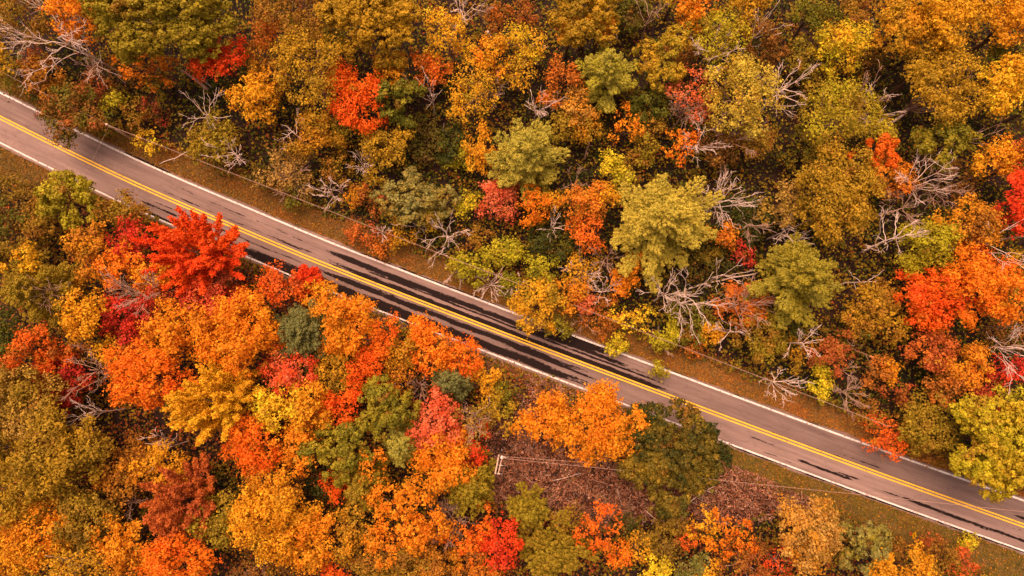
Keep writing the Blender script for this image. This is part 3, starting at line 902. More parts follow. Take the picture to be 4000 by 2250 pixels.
# ------------------------------------------------------------------ the trees of the photograph
# kind  column row radius(px) height(m) colour colour mix | which one it is
TREES = """
o 660 100 268/190 19 OG OL .25 | huge yellow green oak with cauliflower clumps at the upper edge
m 352 82 112 15 OR AM .4 | orange maple tucked against the huge yellow green oak
y 598 285 112/70 9 OR RU .35 | ragged orange lower boughs showing beneath the huge green oak
m 870 248 98 12 RD FL .25 | scarlet maple below the edge of the huge green oak
s 115 45 130 13 OL RU .45 | thin olive brown tree behind the leaning bare tree in the corner
m 8 235 58 11 GD LM .5 | yellow green tree cut by the edge beside the road's upper verge
m 190 305 72 7 RU AM .4 | rounded rust orange tree above the brown green roadside tree
b 80 305 66 5 OL GR .5 | low olive shrub at the verge near the leftmost road end
b 150 250 60 5 BK RU .5 | dull brick red shrub under the leaning bare tree
m 310 445 128 8 GR BK .42 | dark green tree with rusty patches overhanging the upper road edge
b 378 336 66 6 BK RU .5 | brick red shrub above the rusty green overhanging tree
m 455 409 44 5 LM OL .3 | little lime green tree among brown thicket near the first pole
b 545 455 64 5 OL RU .5 | olive and rust shrub above the yellow sapling on the verge
b 470 320 72 5 RU BR .6 | dim brown thicket bush below the ragged orange boughs
b 637 345 60 6 OL GR .4 | olive green bush next to the great pale dead tree
b 610 440 48 4 BR CR .5 | dark maroon brown bush beneath the great pale dead tree
m 859 562 96 7 OL OG .5 | olive bush tree carrying a small bleached dead top near the verge
m 1015 405 90 11 GD AM .5 | golden orange tree left of the stubby forked dead tree
y 585 556 56 3.2 YL GD .4 | bright yellow open sapling on the grass under the power line
o 300 795 118 10 OG LM .35 | lime green tree spilling over the lower lane near the grass
m 500 835 96/74 8 OL RU .45 | see through brownish olive tree lying over the lower white line
b 85 770 95 8 OL BR .5 | dark brown olive tree below the grassy corner
m 175 870 85 8 OL RU .45 | brown olive tree with orange tips under the lime green roadside tree
m 40 880 80 9 GR BR .5 | dim green brown tree at the edge below the grassy corner
m 138 1030 66 13 GD YL .4 | small golden yellow crown rising from olive pines
q 165 1140 158 16 OL OG .4 | broad dull olive pine with tufted needles at the left edge
q 40 1010 95 13 OL BR .4 | olive brown pine behind the small golden yellow crown
m 52 1315 96 9 DG GR .4 | very dark green tree at the left edge below the broad olive pine
m 373 998 98 11 AM RU .45 | rusty amber tree between the golden crown and the crimson maple
m 533 952 82 10 CR RD .35 | deep crimson maple beside the giant scarlet spiky maple
n 780 985 208/180 14 RD FL .5 | giant scarlet maple with spiky fingers reaching over the road
m 830 1140 112 9 RD SA .6 | coral red maple at the foot of the giant scarlet maple
m 935 1182 62 6 RD BK .5 | dull red low maple between giant scarlet maple and the road
m 507 1055 86 12 OR FL .35 | orange maple below the deep crimson maple
m 615 1085 72 11 GD OR .5 | golden tree wedged under the giant scarlet maple
m 362 1221 90 13 GD AM .55 | dense round golden orange tree among reds at the left
m 490 1240 82 10 CR RD .3 | crimson tree touching the dense round golden tree
m 520 1318 66 8 CR BR .45 | dusky crimson brown tree under the touching crimson tree
m 626 1180 64 11 CR SA .3 | rose crimson tree beside the greyish bare twig tree
s 725 1250 84 7 RU GD .4 | shaded brown gold tree in the hollow under coral red maple
m 950 1305 155 15 OR AM .35 | big glowing orange maple left of the dark green roadside pine
m 700 1305 112 13 OR AM .6 | amber orange maple beside the big glowing orange maple
m 600 1470 160/130 14 FL OR .55 | wide flame orange maple above the black hollow
m 181 1371 98 12 FL RU .45 | open flame rust tree left of the round golden tree
m 255 1492 104 8 CR BK .35 | dark crimson tree under the flat white bare tree
s 330 1345 74 8 RU GD .35 | thin rust tree between round golden tree and flame rust tree
m 445 1366 52 10 GD YL .3 | slim golden tree beside the wide flame orange maple
m 50 1455 92 10 RU OL .5 | rust olive tree at the left edge above broad olive tree
n 855 1570 200/160 17 GD YL .35 | large golden tree with feathery clumps amid orange maples
m 120 1585 150 13 OL TN .4 | broad olive tree with rusty tint at the left edge
m 55 1710 95 12 OL BR .4 | brownish olive tree at the left edge under the broad olive tree
m 285 1750 158 15 OL GO .4 | large olive green tree beside the black hollow
m 130 1880 142 14 OL GO .5 | large green olive tree lower down at the left edge
m 190 2035 128 12 AM OR .4 | amber orange tree below the two large olive green trees
m 55 2150 105 12 AM GD .5 | amber tree at the left edge near the bottom corner
m 370 2025 112 11 OL BR .3 | dull dark olive tree beside the amber orange tree
b 565 1750 62 7 RU AM .4 | rust tree at the lower rim of the black hollow
m 665 1812 88 10 GD AM .5 | golden amber tree under the large feathery golden tree
m 510 1845 88 10 RU AM .5 | rust amber tree below the black hollow
n 725 1955 145 14 BK RO .4 | rusty red spiky tree under the golden amber tree
m 870 2020 98 12 OL OG .5 | olive green tree between rusty spiky tree and amber giant
m 490 2110 94 11 AM OR .4 | warm amber tree left of the rusty spiky tree
m 725 2180 145/100 13 FL OR .5 | wide flame orange tree at the bottom under rusty spiky tree
s 310 2190 135/90 12 GD OL .55 | thin golden olive tree at the bottom edge
m 40 2235 75 9 RU BK .4 | rust tree in the bottom left corner
m 545 2240 66 9 AM RU .5 | small amber rust tree on the bottom edge
m 1000 1725 118 13 FL OR .45 | flame orange maple under the bright yellow crown
m 1114 1588 92 14 YL GD .4 | bright yellow crown between golden giant and green oak
m 1222 1605 88 13 AM GD .4 | amber gold tree against the bright yellow crown
m 1192 1722 88 12 OR AM .4 | soft orange tree left of the dark mossy green oak
m 1335 1590 80 11 FL RD .4 | fiery red orange tree left of the upright green oak
m 1150 1440 98 12 RD SA .5 | warm red maple below the dark green roadside pine
m 1315 1445 80 10 OL GD .5 | olive gold tree below right of the dark green roadside pine
o 1520 1585 112/118 14 OG GR .4 | upright green oak with crisp clumps in the orange wood
p 1582 1735 88 13 PN PD .3 | small pale green pine touching the upright green oak
o 1345 1748 128/112 13 OG GR .45 | wide mossy green oak left of the small pale pine
m 1258 1870 58 7 DG GR .2 | very dark little tree under the wide mossy oak
m 1700 1650 100/118 12 SA RD .35 | salmon red tree below the little blue green pine
m 1832 1725 80 9 RD CR .25 | bright red tree just left of the utility pole
s 1842 1645 78 10 OL TN .5 | tan olive twiggy tree above the bright red tree
m 1957 1600 66 8 OG GD .5 | green gold tree at the road side above the utility pole
m 1962 1535 48 6 GR OG .4 | small fresh green tree right of the golden roadside crown
m 1745 1795 110 13 OR AM .35 | clear orange maple left of the utility pole
q 1425 1890 98 12 OL OG .45 | tufted olive pine below the wide mossy oak
m 1330 1888 50 9 FL RD .4 | small red orange tree left of a tufted olive pine
q 1838 1895 112 12 OG OL .4 | tufted olive pine under the utility pole
y 1605 1990 168 14 OR AM .35 | big loose orange tree between the two tufted olive pines
m 1085 2010 150 15 AM GD .5 | big amber gold tree at the lower middle
m 1095 1885 98 12 AM RU .4 | amber rust tree above the big amber gold tree
m 1205 2095 112 13 AM OR .4 | amber orange tree at the right flank of the amber giant
b 1165 1840 62 6 RU BR .4 | dim rust bush in the gap beside very dark little tree
m 1392 2060 98 11 OL AM .5 | olive amber tree left of the big loose orange tree
m 1560 2205 150/95 11 OL RU .5 | rusty olive tree under the big loose orange tree
m 1712 2195 100 10 RU AM .45 | rusty amber tree at the bottom right of loose orange tree
m 1318 2222 54 9 FL RD .3 | small flame tree on the bottom edge
y 1835 2080 90 10 FL OR .5 | ragged flame orange tree below a tufted pine
m 1952 2110 80 10 RD CR .25 | bright red tree at the bottom middle
m 1880 2215 80 9 RU OR .45 | rust orange tree beneath the bright bottom red tree
s 1030 2200 95 10 BR RU .5 | thin brown nearly bare tree under the amber giant
m 1118 1120 84 8 FL BK .45 | red orange tree breaking over the lower white line
n 1205 1100 52 7 RD CR .3 | small red spiky maple at the lower road edge
p 1197 1300 128/148 14 PD GG .3 | dark green pine with upswept tufts below the road
m 1368 1256 114 13 OR AM .45 | tall orange maple right of the dark green pine
m 1255 1165 66 8 GD OR .5 | golden orange tree above the dark green pine
m 1320 1345 74 10 GD AM .35 | golden tree against the right flank of the dark pine
m 1495 1322 78 11 FL OR .35 | flame maple right of the tall orange maple
m 1440 1430 84 10 FL RD .35 | flame red tree under the flame maple
m 1692 1352 108 10 OR FL .5 | wide orange maple leaning over the lower lane
m 1808 1418 76 8 FL OR .4 | flame coloured maple at the wet lane's lower edge
p 1757 1490 72 11 PD GG .25 | little blue green pine ringed by orange maples
m 1892 1478 60 7 GD AM .45 | golden crown at the road side near the little pine
m 1570 1392 78 9 AM OL .5 | amber olive tree between flame maple and wide orange maple
s 1560 1480 62 8 AM BK .5 | small open amber tree above the upright green oak
b 1414 915 62 3 BK RO .4 | brick red bush standing on the verge under the wire
b 1485 960 56 2.6 RO RU .4 | low rust orange bush beside the brick verge bush
b 1572 922 54 4 GD OL .4 | golden olive bush on the verge by the brick bush
o 1590 790 122/105 9 GG OL .35 | grey green rounded tree above the verge bushes
o 1735 795 64 8 GG OL .4 | smaller grey green tree between grey tree and lime crown
m 1828 800 46 6 LM YL .3 | narrow lime yellow crown left of the salmon pink tree
m 1690 862 44 5 LM GD .4 | small lime bush behind the white dead tree
m 1945 778 86 8 SA RD .25 | salmon pink dome next to the first big pine
b 1842 930 62 5 RU OL .5 | rusty olive bush right of the white dead tree
m 1990 985 52 6 LM GR .4 | fresh lime tree below the salmon pink dome
m 1928 992 48 5 LM OG .5 | lime olive bush beside the fresh lime tree
m 1850 1052 64 5 LM GR .45 | bushy lime tree at the upper verge with dead fans
m 1800 1038 40 4 LM OL .5 | little lime olive bush at the end of the verge wire
m 1992 1110 44 4 GR LM .5 | green bush above the wet lane with a bare fan
b 1155 775 64 4 GR OL .5 | dark olive bush at the top of the grassy verge
b 1450 780 64 4 RU BK .5 | rust brown bush left of the grey green rounded tree
b 1393 776 38 5 AM RU .4 | small amber bush near the white antler branches
b 1040 690 60 4 DG OL .5 | dark green bush beside the tan twiggy shrub
o 1466 100 196/170 17 GO OL .4 | great golden olive oak at the top edge
s 1180 62 145 14 RU OL .5 | twiggy rust gold tree at the top left of the golden oak
m 1057 145 68 10 RO RU .4 | orange rust strip of a tree near the scarlet maple
s 1040 245 80 9 RU AM .4 | thin rust tree under the orange rust strip
m 1166 155 46 11 LM OG .5 | small lime green top above the tall golden olive tree
m 1312 200 50 11 OG GR .4 | green tree squeezed beside the great golden oak
s 1228 300 145/155 15 GO OL .4 | tall golden olive tree with grey twigs left of flame red tree
m 1404 409 120/132 12 FL RD .3 | flame red tree left of the dark green round oak
m 1538 300 80 10 AM GD .4 | amber gold tree with a snag above the dark round oak
o 1575 418 98 11 GR OG .35 | dark green round oak beside the flame red tree
m 1688 285 72 10 RO FL .4 | rust flame tree above the stubby white stump tree
s 1760 155 92 13 GD YL .3 | bright yellow leafy tree right of the great golden oak
m 1914 235 78 12 GD OR .45 | golden orange tree at the foot of the standing snag
s 1850 375 108 11 GD OG .4 | golden tree speckled with dark gaps left of pale pine
m 1942 90 54 9 RU RO .4 | small rust tree beside the standing snag
m 1345 507 60 7 OG OL .4 | olive green bush tree under the flame red tree
m 1243 535 92 8 OL AM .5 | amber olive tree right of the stubby forked dead tree
m 1518 602 98 8 GO OL .5 | golden olive tree below the dark round oak
s 1135 680 98 5 TN BR .45 | tan twiggy shrub above the grassy verge
b 1776 585 74 7 DG GR .4 | dark green bush left of the amber strip tree
m 1796 625 42 6 LM OG .4 | small lime green bush before the amber strip tree
m 1878 600 62/96 9 AM GD .5 | amber strip of a tree against the first big pine
m 1067 330 84 9 AM OL .5 | amber olive tree above the golden orange tree
b 1330 660 70 5 OL RU .5 | olive rust bush under the fan shaped orange dead top
b 1650 560 90 4 BR GR .5 | low brown green thicket right of the golden olive tree
p 2058 612 162 16 PN PG .35 | first big pale green pine right of the amber strip
p 2582 862 232/215 19 PG PN .35 | biggest golden green pine in the middle of the upper wood
p 2365 290 120 15 PN LM .35 | pale lime pine at the upper middle
s 2888 392 146 15 PG GO .4 | feathery golden larch like tree with brown twigs below
p 3118 1085 178/156 17 OG PN .55 | star shaped green pine right of the bleached bare trees
o 2290 85 152/130 14 GO OL .5 | golden olive oak at the top edge right of the snag
m 2228 140 56 12 AM GD .5 | amber tips hanging from the golden olive top oak
m 2338 132 52 12 AM OR .4 | amber orange patch of crown above the pale lime pine
m 2041 72 54 9 RU BK .4 | small rust tree at the top between two golden oaks
s 2047 185 88 10 GD LM .5 | yellow green leafy tree behind the leaning snag
s 2030 302 70 9 GD OG .5 | gold and green tree left of the rust orange round tree
m 2207 312 64 10 RO RU .4 | rust orange round tree left of the pale lime pine
m 2142 400 38 7 RO AM .3 | tiny rust orange tree beside the thin white bare tree
m 2264 432 74 9 AM TN .5 | tan amber tree under the pale lime pine
m 2288 505 64 8 OL AM .4 | olive amber tree right of the first big pine
m 2190 520 60 8 OL OG .4 | olive tree tucked beside the first big pine
o 2569 262 112 13 GO OG .5 | golden green oak beside the pale lime pine
m 2530 430 78 8 GR DG .4 | dark green tree below the golden green oak
m 2678 225 66 9 RU BR .4 | rust brown tree right of the golden green oak
m 2720 65 68 12 OR AM .4 | orange crown near the top above the lime twiggy tree
m 2655 60 40 11 AM RO .4 | small amber crown left of the orange top crown
s 2790 175 112 12 LM OL .5 | lime olive tree with pale twigs below the orange top crown
m 2905 52 96 11 OL GD .5 | olive gold tree at the top beside the leaning dead trunk
m 2640 -8 66 11 LM GD .4 | lime crown cut by the top edge
m 2440 42 90 6 GR BR .5 | dim green tree in the dark gap at the top
s 2688 395 90 11 SA FL .35 | coral tree with fine grey twigs above the biggest pine
y 2440 500 62/70 10 OR AM .35 | small bright orange tree alone in a dark gap
y 2640 580 72 10 OR FL .4 | orange tree below the coral twiggy tree
m 2528 510 68 7 OL RU .5 | rust olive tree right of the small bright orange tree
m 2510 590 58 7 OG OL .5 | olive green tree above the tip of the biggest pine
m 2383 660 54 9 LM YL .4 | lime yellow crown left of the tip of the biggest pine
m 2424 712 38 8 LM PG .4 | pale lime crown touching the biggest pine
b 2470 665 74 6 RU OL .5 | rust olive bush behind the tip of the biggest pine
m 2800 575 84 8 BR RU .5 | brown tangled tree under the feathery golden tree
m 2968 195 78 10 RU BR .5 | rust brown tree under the leaning dead trunk
m 2950 560 76 8 OL RU .5 | dim olive tree below the feathery golden tree
m 3240 200 108 12 LM GD .5 | bright lime gold tree right of the leaning dead trunk
m 3155 85 88 11 GR OG .4 | shaded green tree above the bright lime gold tree
m 3312 62 82 11 RU OL .5 | rusty olive tree at the top left of golden giants
m 3150 240 80 9 OL GR .5 | dim olive side of the wood left of lime gold tree
m 3680 65 152 17 GD GO .45 | golden giant at the top edge of the right wood
m 3505 140 130 14 GO AM .45 | amber gold tree left of the golden giant
m 3932 105 138 16 AM GD .5 | dense amber gold tree in the top right corner
s 3640 375 150 15 GO OL .4 | broad hazy amber tree under the golden giant
m 3585 285 92 13 GO OL .4 | golden olive tree between amber gold and hazy amber trees
m 3856 365 118 14 GD YL .4 | golden yellow tree right of the broad hazy amber tree
m 3885 285 84 11 GR OG .4 | green tree behind the golden yellow right tree
m 3985 445 76 11 GR OG .4 | green tree cut by the right edge under golden yellow tree
s 3240 470 140/150 14 OL LM .5 | tall olive lime tree between two bleached dead trees
b 3380 250 70 7 RU GR .5 | dim rust green tree under the amber gold tree
o 3647 582 104 12 OG GR .45 | round green oak below the broad hazy amber tree
o 3399 616 82 11 FL RO .3 | flame orange clumpy tree beside the round green oak
m 3460 692 90 9 RO AM .5 | burnt orange tree below the flame clumpy tree
m 3240 762 165/170 15 OL GO .5 | huge hazy golden olive tree left of burnt orange tree
m 3414 525 74 10 OL LM .5 | olive lime tree above the flame clumpy tree
m 3945 805 118 13 RD CR .3 | bright red maple at the right edge
m 3854 618 76 11 GD OR .4 | golden orange tree above the bright red right maple
m 3962 650 84 11 RO BK .5 | burnt brick tree at the right edge above the red maple
s 3735 715 66 7 RU BR .5 | thin rust tree left of the bright red right maple
m 3041 820 82 10 TN OL .5 | tan olive tree left of the huge hazy tree
b 3135 600 90 8 OL GR .5 | shaded olive tree left below the tall olive lime tree
m 3598 960 126/104 11 LM OG .5 | lime green dome under a silver bare tree
m 3752 892 108 12 AM RU .5 | rust amber tree right of the lime green dome
m 3808 1125 145 15 OR FL .4 | blazing orange maple at the right under rust amber tree
m 3595 1165 128/118 12 FL RD .45 | red orange maple left of the blazing orange maple
m 3750 1005 90 9 BK FL .4 | brick red tree between lime dome and blazing maple
m 3388 1210 108 9 GO RU .5 | dull amber tree right of the star shaped pine
m 3962 1090 84 9 GO OL .5 | dark gold tree at the right edge beside the blazing maple
m 3750 1430 88 9 AM RO .4 | amber orange tree below the blazing maple
m 3615 1362 88 9 BK RO .5 | brick orange tree under the red orange maple
m 3243 1376 78 7 BK RU .4 | brick tree with a leaning bare neighbour
b 3114 1378 62 5 OL AM .5 | olive amber bush left of the brick tree
m 3414 1443 56 6 RU RO .4 | small rust tree right of the brick tree
m 3468 1450 38 6 AM OR .3 | tiny amber tree beside the small rust tree
m 3906 1462 62 8 CR RD .3 | crimson tree near the right edge
s 3950 1275 95 8 RU BR .5 | thin rust brown tree at the right edge below the maple
b 3660 1475 66 6 OL RU .5 | rusty olive bush below the brick orange tree
b 3310 1290 72 6 GR RU .5 | dim green rust bush under the dull amber tree
m 3202 1445 26 4 LM YL .3 | tiny lime tree beside the brick tree
o 3885 1735 198/190 13 LM GO .45 | big lime gold oak hanging over the road at the right edge
m 3927 1540 46 10 LM OG .4 | small lime green top above the big lime gold oak
m 3612 1655 116 7 OL OG .4 | olive shrub tree left of the big lime gold oak
b 3445 1702 82/74 5 FL BK .45 | red orange bush spilling on the upper edge line
b 3628 1772 56/40 3 RU OL .5 | low rust bush between olive shrub tree and the road
b 3373 1612 64 4 RU OL .5 | rust olive bush at the upper verge's end
b 3492 1531 50 6 BK RU .4 | small brick red bush behind the olive shrub tree
m 3663 1520 74 8 RU RO .5 | rust orange tree above the olive shrub tree
m 3828 1545 64 7 BK CR .4 | brick crimson tree left of the small lime top
m 3192 1522 38 5 LM YL .4 | small lime bush wrapped in grey dead twigs
m 3119 2060 130 12 TN AM .45 | wide tan orange tree below the lower verge
o 3336 2112 104 10 GG OG .4 | grey green leafy tree right of the wide tan tree
m 3497 2232 104 12 AM GD .45 | bright amber tree at the bottom edge
b 3488 2150 42 4 RU OL .5 | rusty olive bush above the bright bottom amber tree
b 3655 2175 70 5 OL RU .5 | olive rust bush below the curve sign
b 3748 2196 48 5 BK FL .4 | brick red bush right of the olive rust bush
b 3625 2122 40 2 BK RU .5 | low reddish bush beside the curve sign
s 3030 2190 60 6 RD BK .4 | scattered red bush under the wide tan tree
b 3784 2118 17 1.2 LM YL .4 | single tiny yellow green plant on the lower verge
m 2080 808 68 9 OR FL .3 | orange dome right of the salmon pink dome
m 2157 800 42 8 GD OL .4 | gold green tuft tree beside the orange dome
m 2280 812 84 10 RO AM .4 | burnt orange tree left of the biggest pine
m 2368 786 44 11 GD AM .4 | golden top pressed against the biggest pine
m 2280 918 74 9 RO FL .4 | rust flame tree below the burnt orange tree
m 2466 1035 38/40 8 OR AM .3 | small clear orange top under the biggest pine
m 2430 1108 54 7 OR AM .35 | orange tree below the small clear orange top
s 2280 1058 74 6 GD OL .4 | golden twiggy tree with grey spokes
b 2145 962 84 6 DG GR .4 | dark green thicket tree under the orange dome
m 2119 1060 66 5 LM GR .4 | bright lime bush left of the golden twiggy tree
m 2012 985 28 5 LM YL .2 | tiny bright lime clump beside the fresh lime tree
m 2095 1190 94/100 8 GD OG .5 | golden green tree overhanging the upper wet lane
m 2223 1160 66 7 AM RO .4 | amber tree right of the golden green overhanging tree
m 2274 1186 44 6 SA RO .4 | salmon orange tree beside the amber verge tree
m 2185 1275 52/44 5 OG GR .4 | green bough drooping onto the upper white line
b 2362 1242 84 4 RU RO .5 | rust thicket bush below the grey spokes
m 2910 1192 96 7 RO BK .4 | burnt orange tree behind a fan of bleached branches
m 2818 926 50 8 RO AM .4 | rust orange tree at the right flank of biggest pine
m 2900 860 104 7 DG GR .3 | dark green tree under the sprawling bare tree
b 2766 1000 84 6 DG OL .4 | dark olive tree right below the biggest pine
y 2890 1000 50 7 CR BK .4 | sparse maroon tree among dead branches
m 2960 1322 94 7 OG RU .4 | rusty green tree below the burnt orange fan tree
b 2700 1270 84 5 GR OG .4 | green bush under the bleached bare trees
m 2620 1300 26/44 5 LM OG .2 | slim lime sapling on the upper verge
m 2575 1335 24 4 LM OG .5 | thin green sapling left of the slim lime sapling
b 2694 1345 50 3 RO RU .4 | orange rust bush at the verge end of the wire
m 2776 1310 40 5 GD AM .4 | small golden bush left of the small grey dead tree
b 3060 1260 80 6 GR DG .5 | dark green bush below the star shaped pine
y 2476 1262 66 6.5 YL GD .4 | airy yellow sapling with visible stem on the upper verge
m 2398 1345 34 2.5 LM YL .4 | yellow green bush at the edge line under airy sapling
y 2575 1440 28 2.5 OG LM .4 | small green twig tree dangling over the upper white line
m 2122 1640 100 10 OR AM .4 | orange gold lobe left of the great orange gold maple
m 2325 1652 140/148 12 OR AM .5 | great orange gold maple reaching over the lower line
y 2170 1588 66 7 OR SA .4 | thin orange crown at the road edge above the gold lobe
o 2612 1770 206/200 11 DG OL .38 | massive dark green tree overhanging the lower lane
q 2060 1990 78 10 OG OL .4 | small tufted pine below the clearing
q 2158 2150 155/118 12 OL OG .5 | broad tufted olive pine at the bottom middle
y 2336 2043 92 9 FL RO .4 | loose flame tree right of the small tufted pine
m 2410 2155 58 7 OR FL .4 | orange clump under the loose flame tree
b 2205 2020 66 6 OL RU .5 | rust olive bush between tufted pine and flame tree
b 2432 2045 54 5 DG GR .4 | dark green bush right of the loose flame tree
m 2585 2085 88 6 OL BR .5 | brown olive tree under the clearing
y 2840 2082 82 8 OR FL .4 | orange flame tree below the massive green tree
y 2742 2050 58 7 GD AM .4 | golden sprays left of the orange flame tree
y 2668 2105 46 6 FL BK .4 | small red sprays right of the brown olive tree
s 2478 2135 56 6 GD AM .4 | golden open bush right of the orange clump
m 2562 2232 66 6 YL LM .5 | yellow lime bush on the bottom edge
m 2685 2212 66 8 GG GR .5 | grey green tree on the bottom edge
m 2752 2218 48 7 GD AM .4 | gold bush beside the grey green bottom tree
s 2905 2205 92 7 RU BK .4 | thin rusty tree left of the scattered red bush
"""
# kind column row radius height limbs twiggy colour leanx leany | which one it is
BARE = """
d 200 112 215 15 11 1.5 P -3.5 1.2 | big leaning grey brown bare tree in the upper left corner
d 55 150 80 10 6 1.0 B -2 1 | fork of bare pale limbs at the left edge by the yellow green tree
d 90 215 34 6 5 .7 B 0 0 | small star of bare twigs near the left edge
d 330 245 60 8 5 .9 B 0 -1 | thin downward bare tree left of the ragged orange boughs
d 778 425 125 9 9 .55 P -.6 .6 | great pale dead tree with thick antler limbs near the first pole
d 893 590 80 8.5 12 .6 P -.6 -.8 | bleached dead top with drooping fan of limbs by the verge
d 1133 500 78 9 6 .7 P -.8 1 | stubby forked white dead tree right of golden orange tree
d 1135 690 88 4.6 12 1.3 B 0 0 | tan spray of bare twigs over the tan shrub
d 1414 640 55 7 9 .9 P -.6 .6 | fan shaped bare top with orange leaves caught in it
d 1270 755 66 5 6 .8 P -.6 .2 | white antler branches above the verge wire
d 1312 720 52 7 5 .7 P -.3 .8 | upright white dead tree behind the antler branches
d 1792 30 74 12 8 .8 P 0 1 | pale bare tree at the top edge behind yellow leafy tree
d 1890 25 52 11 6 .7 B 0 1 | thin grey bare tree at the top edge beside rust tree
d 1926 350 58 8 8 1.1 B 0 .5 | fine grey bare tree inside the speckled golden tree
d 1672 355 52 10 9 .3 P 0 .8 | stubby white stump tree with short broken arms
d 1495 912 40 3.6 7 .8 P 0 0 | low white dead twigs behind the brick verge bush
d 1630 870 66 5.5 6 .9 P -.3 .3 | pale dead tree hanging below the grey green tree
d 1738 905 100 7 10 .8 P -.2 .6 | white dead tree with spider limbs above the upper verge
d 1705 975 66 3.5 5 .7 P -1 -.8 | dead limb trailing down onto the upper verge
d 1782 1062 58 3.4 9 .9 P -.2 -.8 | dead fan of twigs over the verge beside bushy lime tree
d 1918 1108 74 4 13 .9 P -.2 -1 | widest dead fan of twigs drooping at the upper verge
d 2006 1095 56 3.6 8 .8 P .1 -1 | dead fan of twigs nearest the wet lane
d 2103 412 66 9 9 .8 P 0 .4 | thin white bare tree right of the speckled golden tree
d 2186 398 36 7 5 .7 B .2 .3 | tiny grey bare tree beside the tiny rust orange tree
d 2245 700 60 7 7 .8 B .4 .3 | grey bare twigs in the gap right of the first big pine
d 2800 185 108 12 8 1.0 P .6 1.2 | pale twigs rising through the lime olive tree
d 2735 550 98 11 9 1.1 P .8 .6 | tan bare limbs through the orange tree below coral tree
d 2860 560 110 9 10 1.4 B .6 -.2 | brown bare tangle under the feathery golden tree
d 2690 420 84 11 8 1.2 B .2 .4 | grey twig skeleton inside the coral tree
d 2995 90 95/1 13 5 .3 P 1.5 1.6 | leaning dead trunk with forked top at the top edge
d 2555 30 80 11 5 .5 B .4 1.4 | brown dead trunk in the dark gap at the top
d 3075 335 118 13 12 .9 P .8 .8 | large bleached bare tree right of the feathery tree
d 3350 60 90 11 4 .4 B 1.5 1.5 | long leaning grey trunk above the amber gold tree
d 3404 440 84 10 9 .9 P .6 .6 | white bare tree with upright rods right of olive lime tree
d 3400 355 84 10 7 .8 B 1.4 1 | leaning brown bare tree above the upright rods
d 3720 300 60 13 5 .7 B .6 .6 | two bare rods standing over the hazy amber tree
d 3860 500 90 11 5 .5 B 1.8 .6 | bare leaning pole tree at the right below golden yellow tree
d 3612 690 122 12 10 1.0 P 1.2 .8 | wide bleached bare tree below the round green oak
d 3560 790 110 10 8 1.1 B 1.2 .4 | tan bare tree between burnt orange tree and lime dome
d 3690 740 84 9 9 1.3 B 1 .3 | brown brushy bare tree left of the red right maple
d 3528 925 122 12.5 10 .9 P .3 .8 | silver bare tree arching over the lime green dome
d 3890 945 140/1 13 7 .5 P 2.4 .8 | thick white dead limbs at the right edge below red maple
d 3975 1375 108 11 10 1.1 P 1 0 | wide grey bare tree at the right edge near crimson tree
d 3104 892 86 10 8 1.0 P 1.2 .2 | slender white bare tree above the star shaped pine
d 3390 1090 80 10 4 .5 P 1.8 .2 | single white limb reaching from the star shaped pine
d 3140 1342 80 9 7 .9 P 1.6 -.3 | leaning white bare tree beside the brick tree
d 3350 1350 60 7 3 .4 B 1.8 -.1 | slim fallen looking bare stem under the dull amber tree
d 3320 1452 44 5 6 .8 B .4 -.2 | small bare shrub right of the tiny lime tree
d 3050 1500 96 6 11 .8 P .5 -.8 | white dead tree sprawling on the upper verge
d 3320 1535 84 5 12 1.2 B .4 -.3 | grey twig bush behind the rust olive verge bush
d 2165 880 60 7.5 9 .5 P .1 .8 | thick white antler tree below the orange dome
d 2262 945 46 6 4 .4 B .6 .3 | grey limb poking through the rust flame tree
d 2282 1062 86 6 14 1.0 P 0 0 | grey wheel of spokes in the golden twiggy tree
d 2365 1010 60 8 8 1.0 B .2 .6 | grey brown bare tree left of the small orange top
d 2365 1130 70 6 9 .9 P 0 -.3 | white bare shrub left of the orange tree
d 2602 1150 120 10 10 .8 P .2 .3 | spreading bleached bare tree below the biggest pine
d 2720 1185 120 11 10 1.0 P 1.2 -.6 | bleached bare tree fanning right beside its twin
d 2928 1190 100 10.5 11 .9 B .8 0 | fan of bleached branches over the burnt orange tree
d 2850 1292 74 6.5 10 .8 P .1 -.4 | small grey dead tree right of the green bush
d 2838 1070 90 8 6 .6 P 1 .5 | dead limbs in the dark gap left of star pine
d 2838 790 116 12 12 1.1 P 1 .5 | sprawling bare tree right of the biggest pine
d 2945 880 76 11 8 1.0 B 1.2 .4 | slim bare tree left of the slender white one
d 543 1140 92 13.5 13 1.2 B -.6 .2 | greyish bare twig tree under the orange maple
d 318 1452 112 11 9 1.2 B -1.2 -.1 | flat white bare tree over the dark crimson tree
d 335 1612 68 10 7 .8 P -1 .1 | short white dead twigs above the large olive green tree
d 622 1758 66 8 7 .9 P -1 -.8 | slanting bare twigs at the rim of the black hollow
d 500 1985 62 7 8 1.0 B -.6 -.3 | small bare twigs left of the rusty spiky tree
d 190 1145 48 15 6 .8 B -.4 .2 | bare twigs poking from the broad olive pine
d 1740 2050 76 8 12 1.6 B .3 -.2 | brown brush of bare twigs right of the loose orange tree
d 1632 1508 44 8 8 1.1 B 0 -.2 | pale bare twigs above the salmon red tree
d 1840 1640 54 11 8 1.1 B 0 -.3 | fine bare twigs in the tan olive tree
d 3075 2000 64 3 4 .6 B 0 0 | grey dead twigs at the edge of the tan tree
d 2270 1255 66 4.5 6 .7 B -.2 -.3 | thin dead branch over the drooping green bough
d 2590 1345 70 3.5 7 .9 B 0 0 | brown dead sapling between the verge saplings
"""
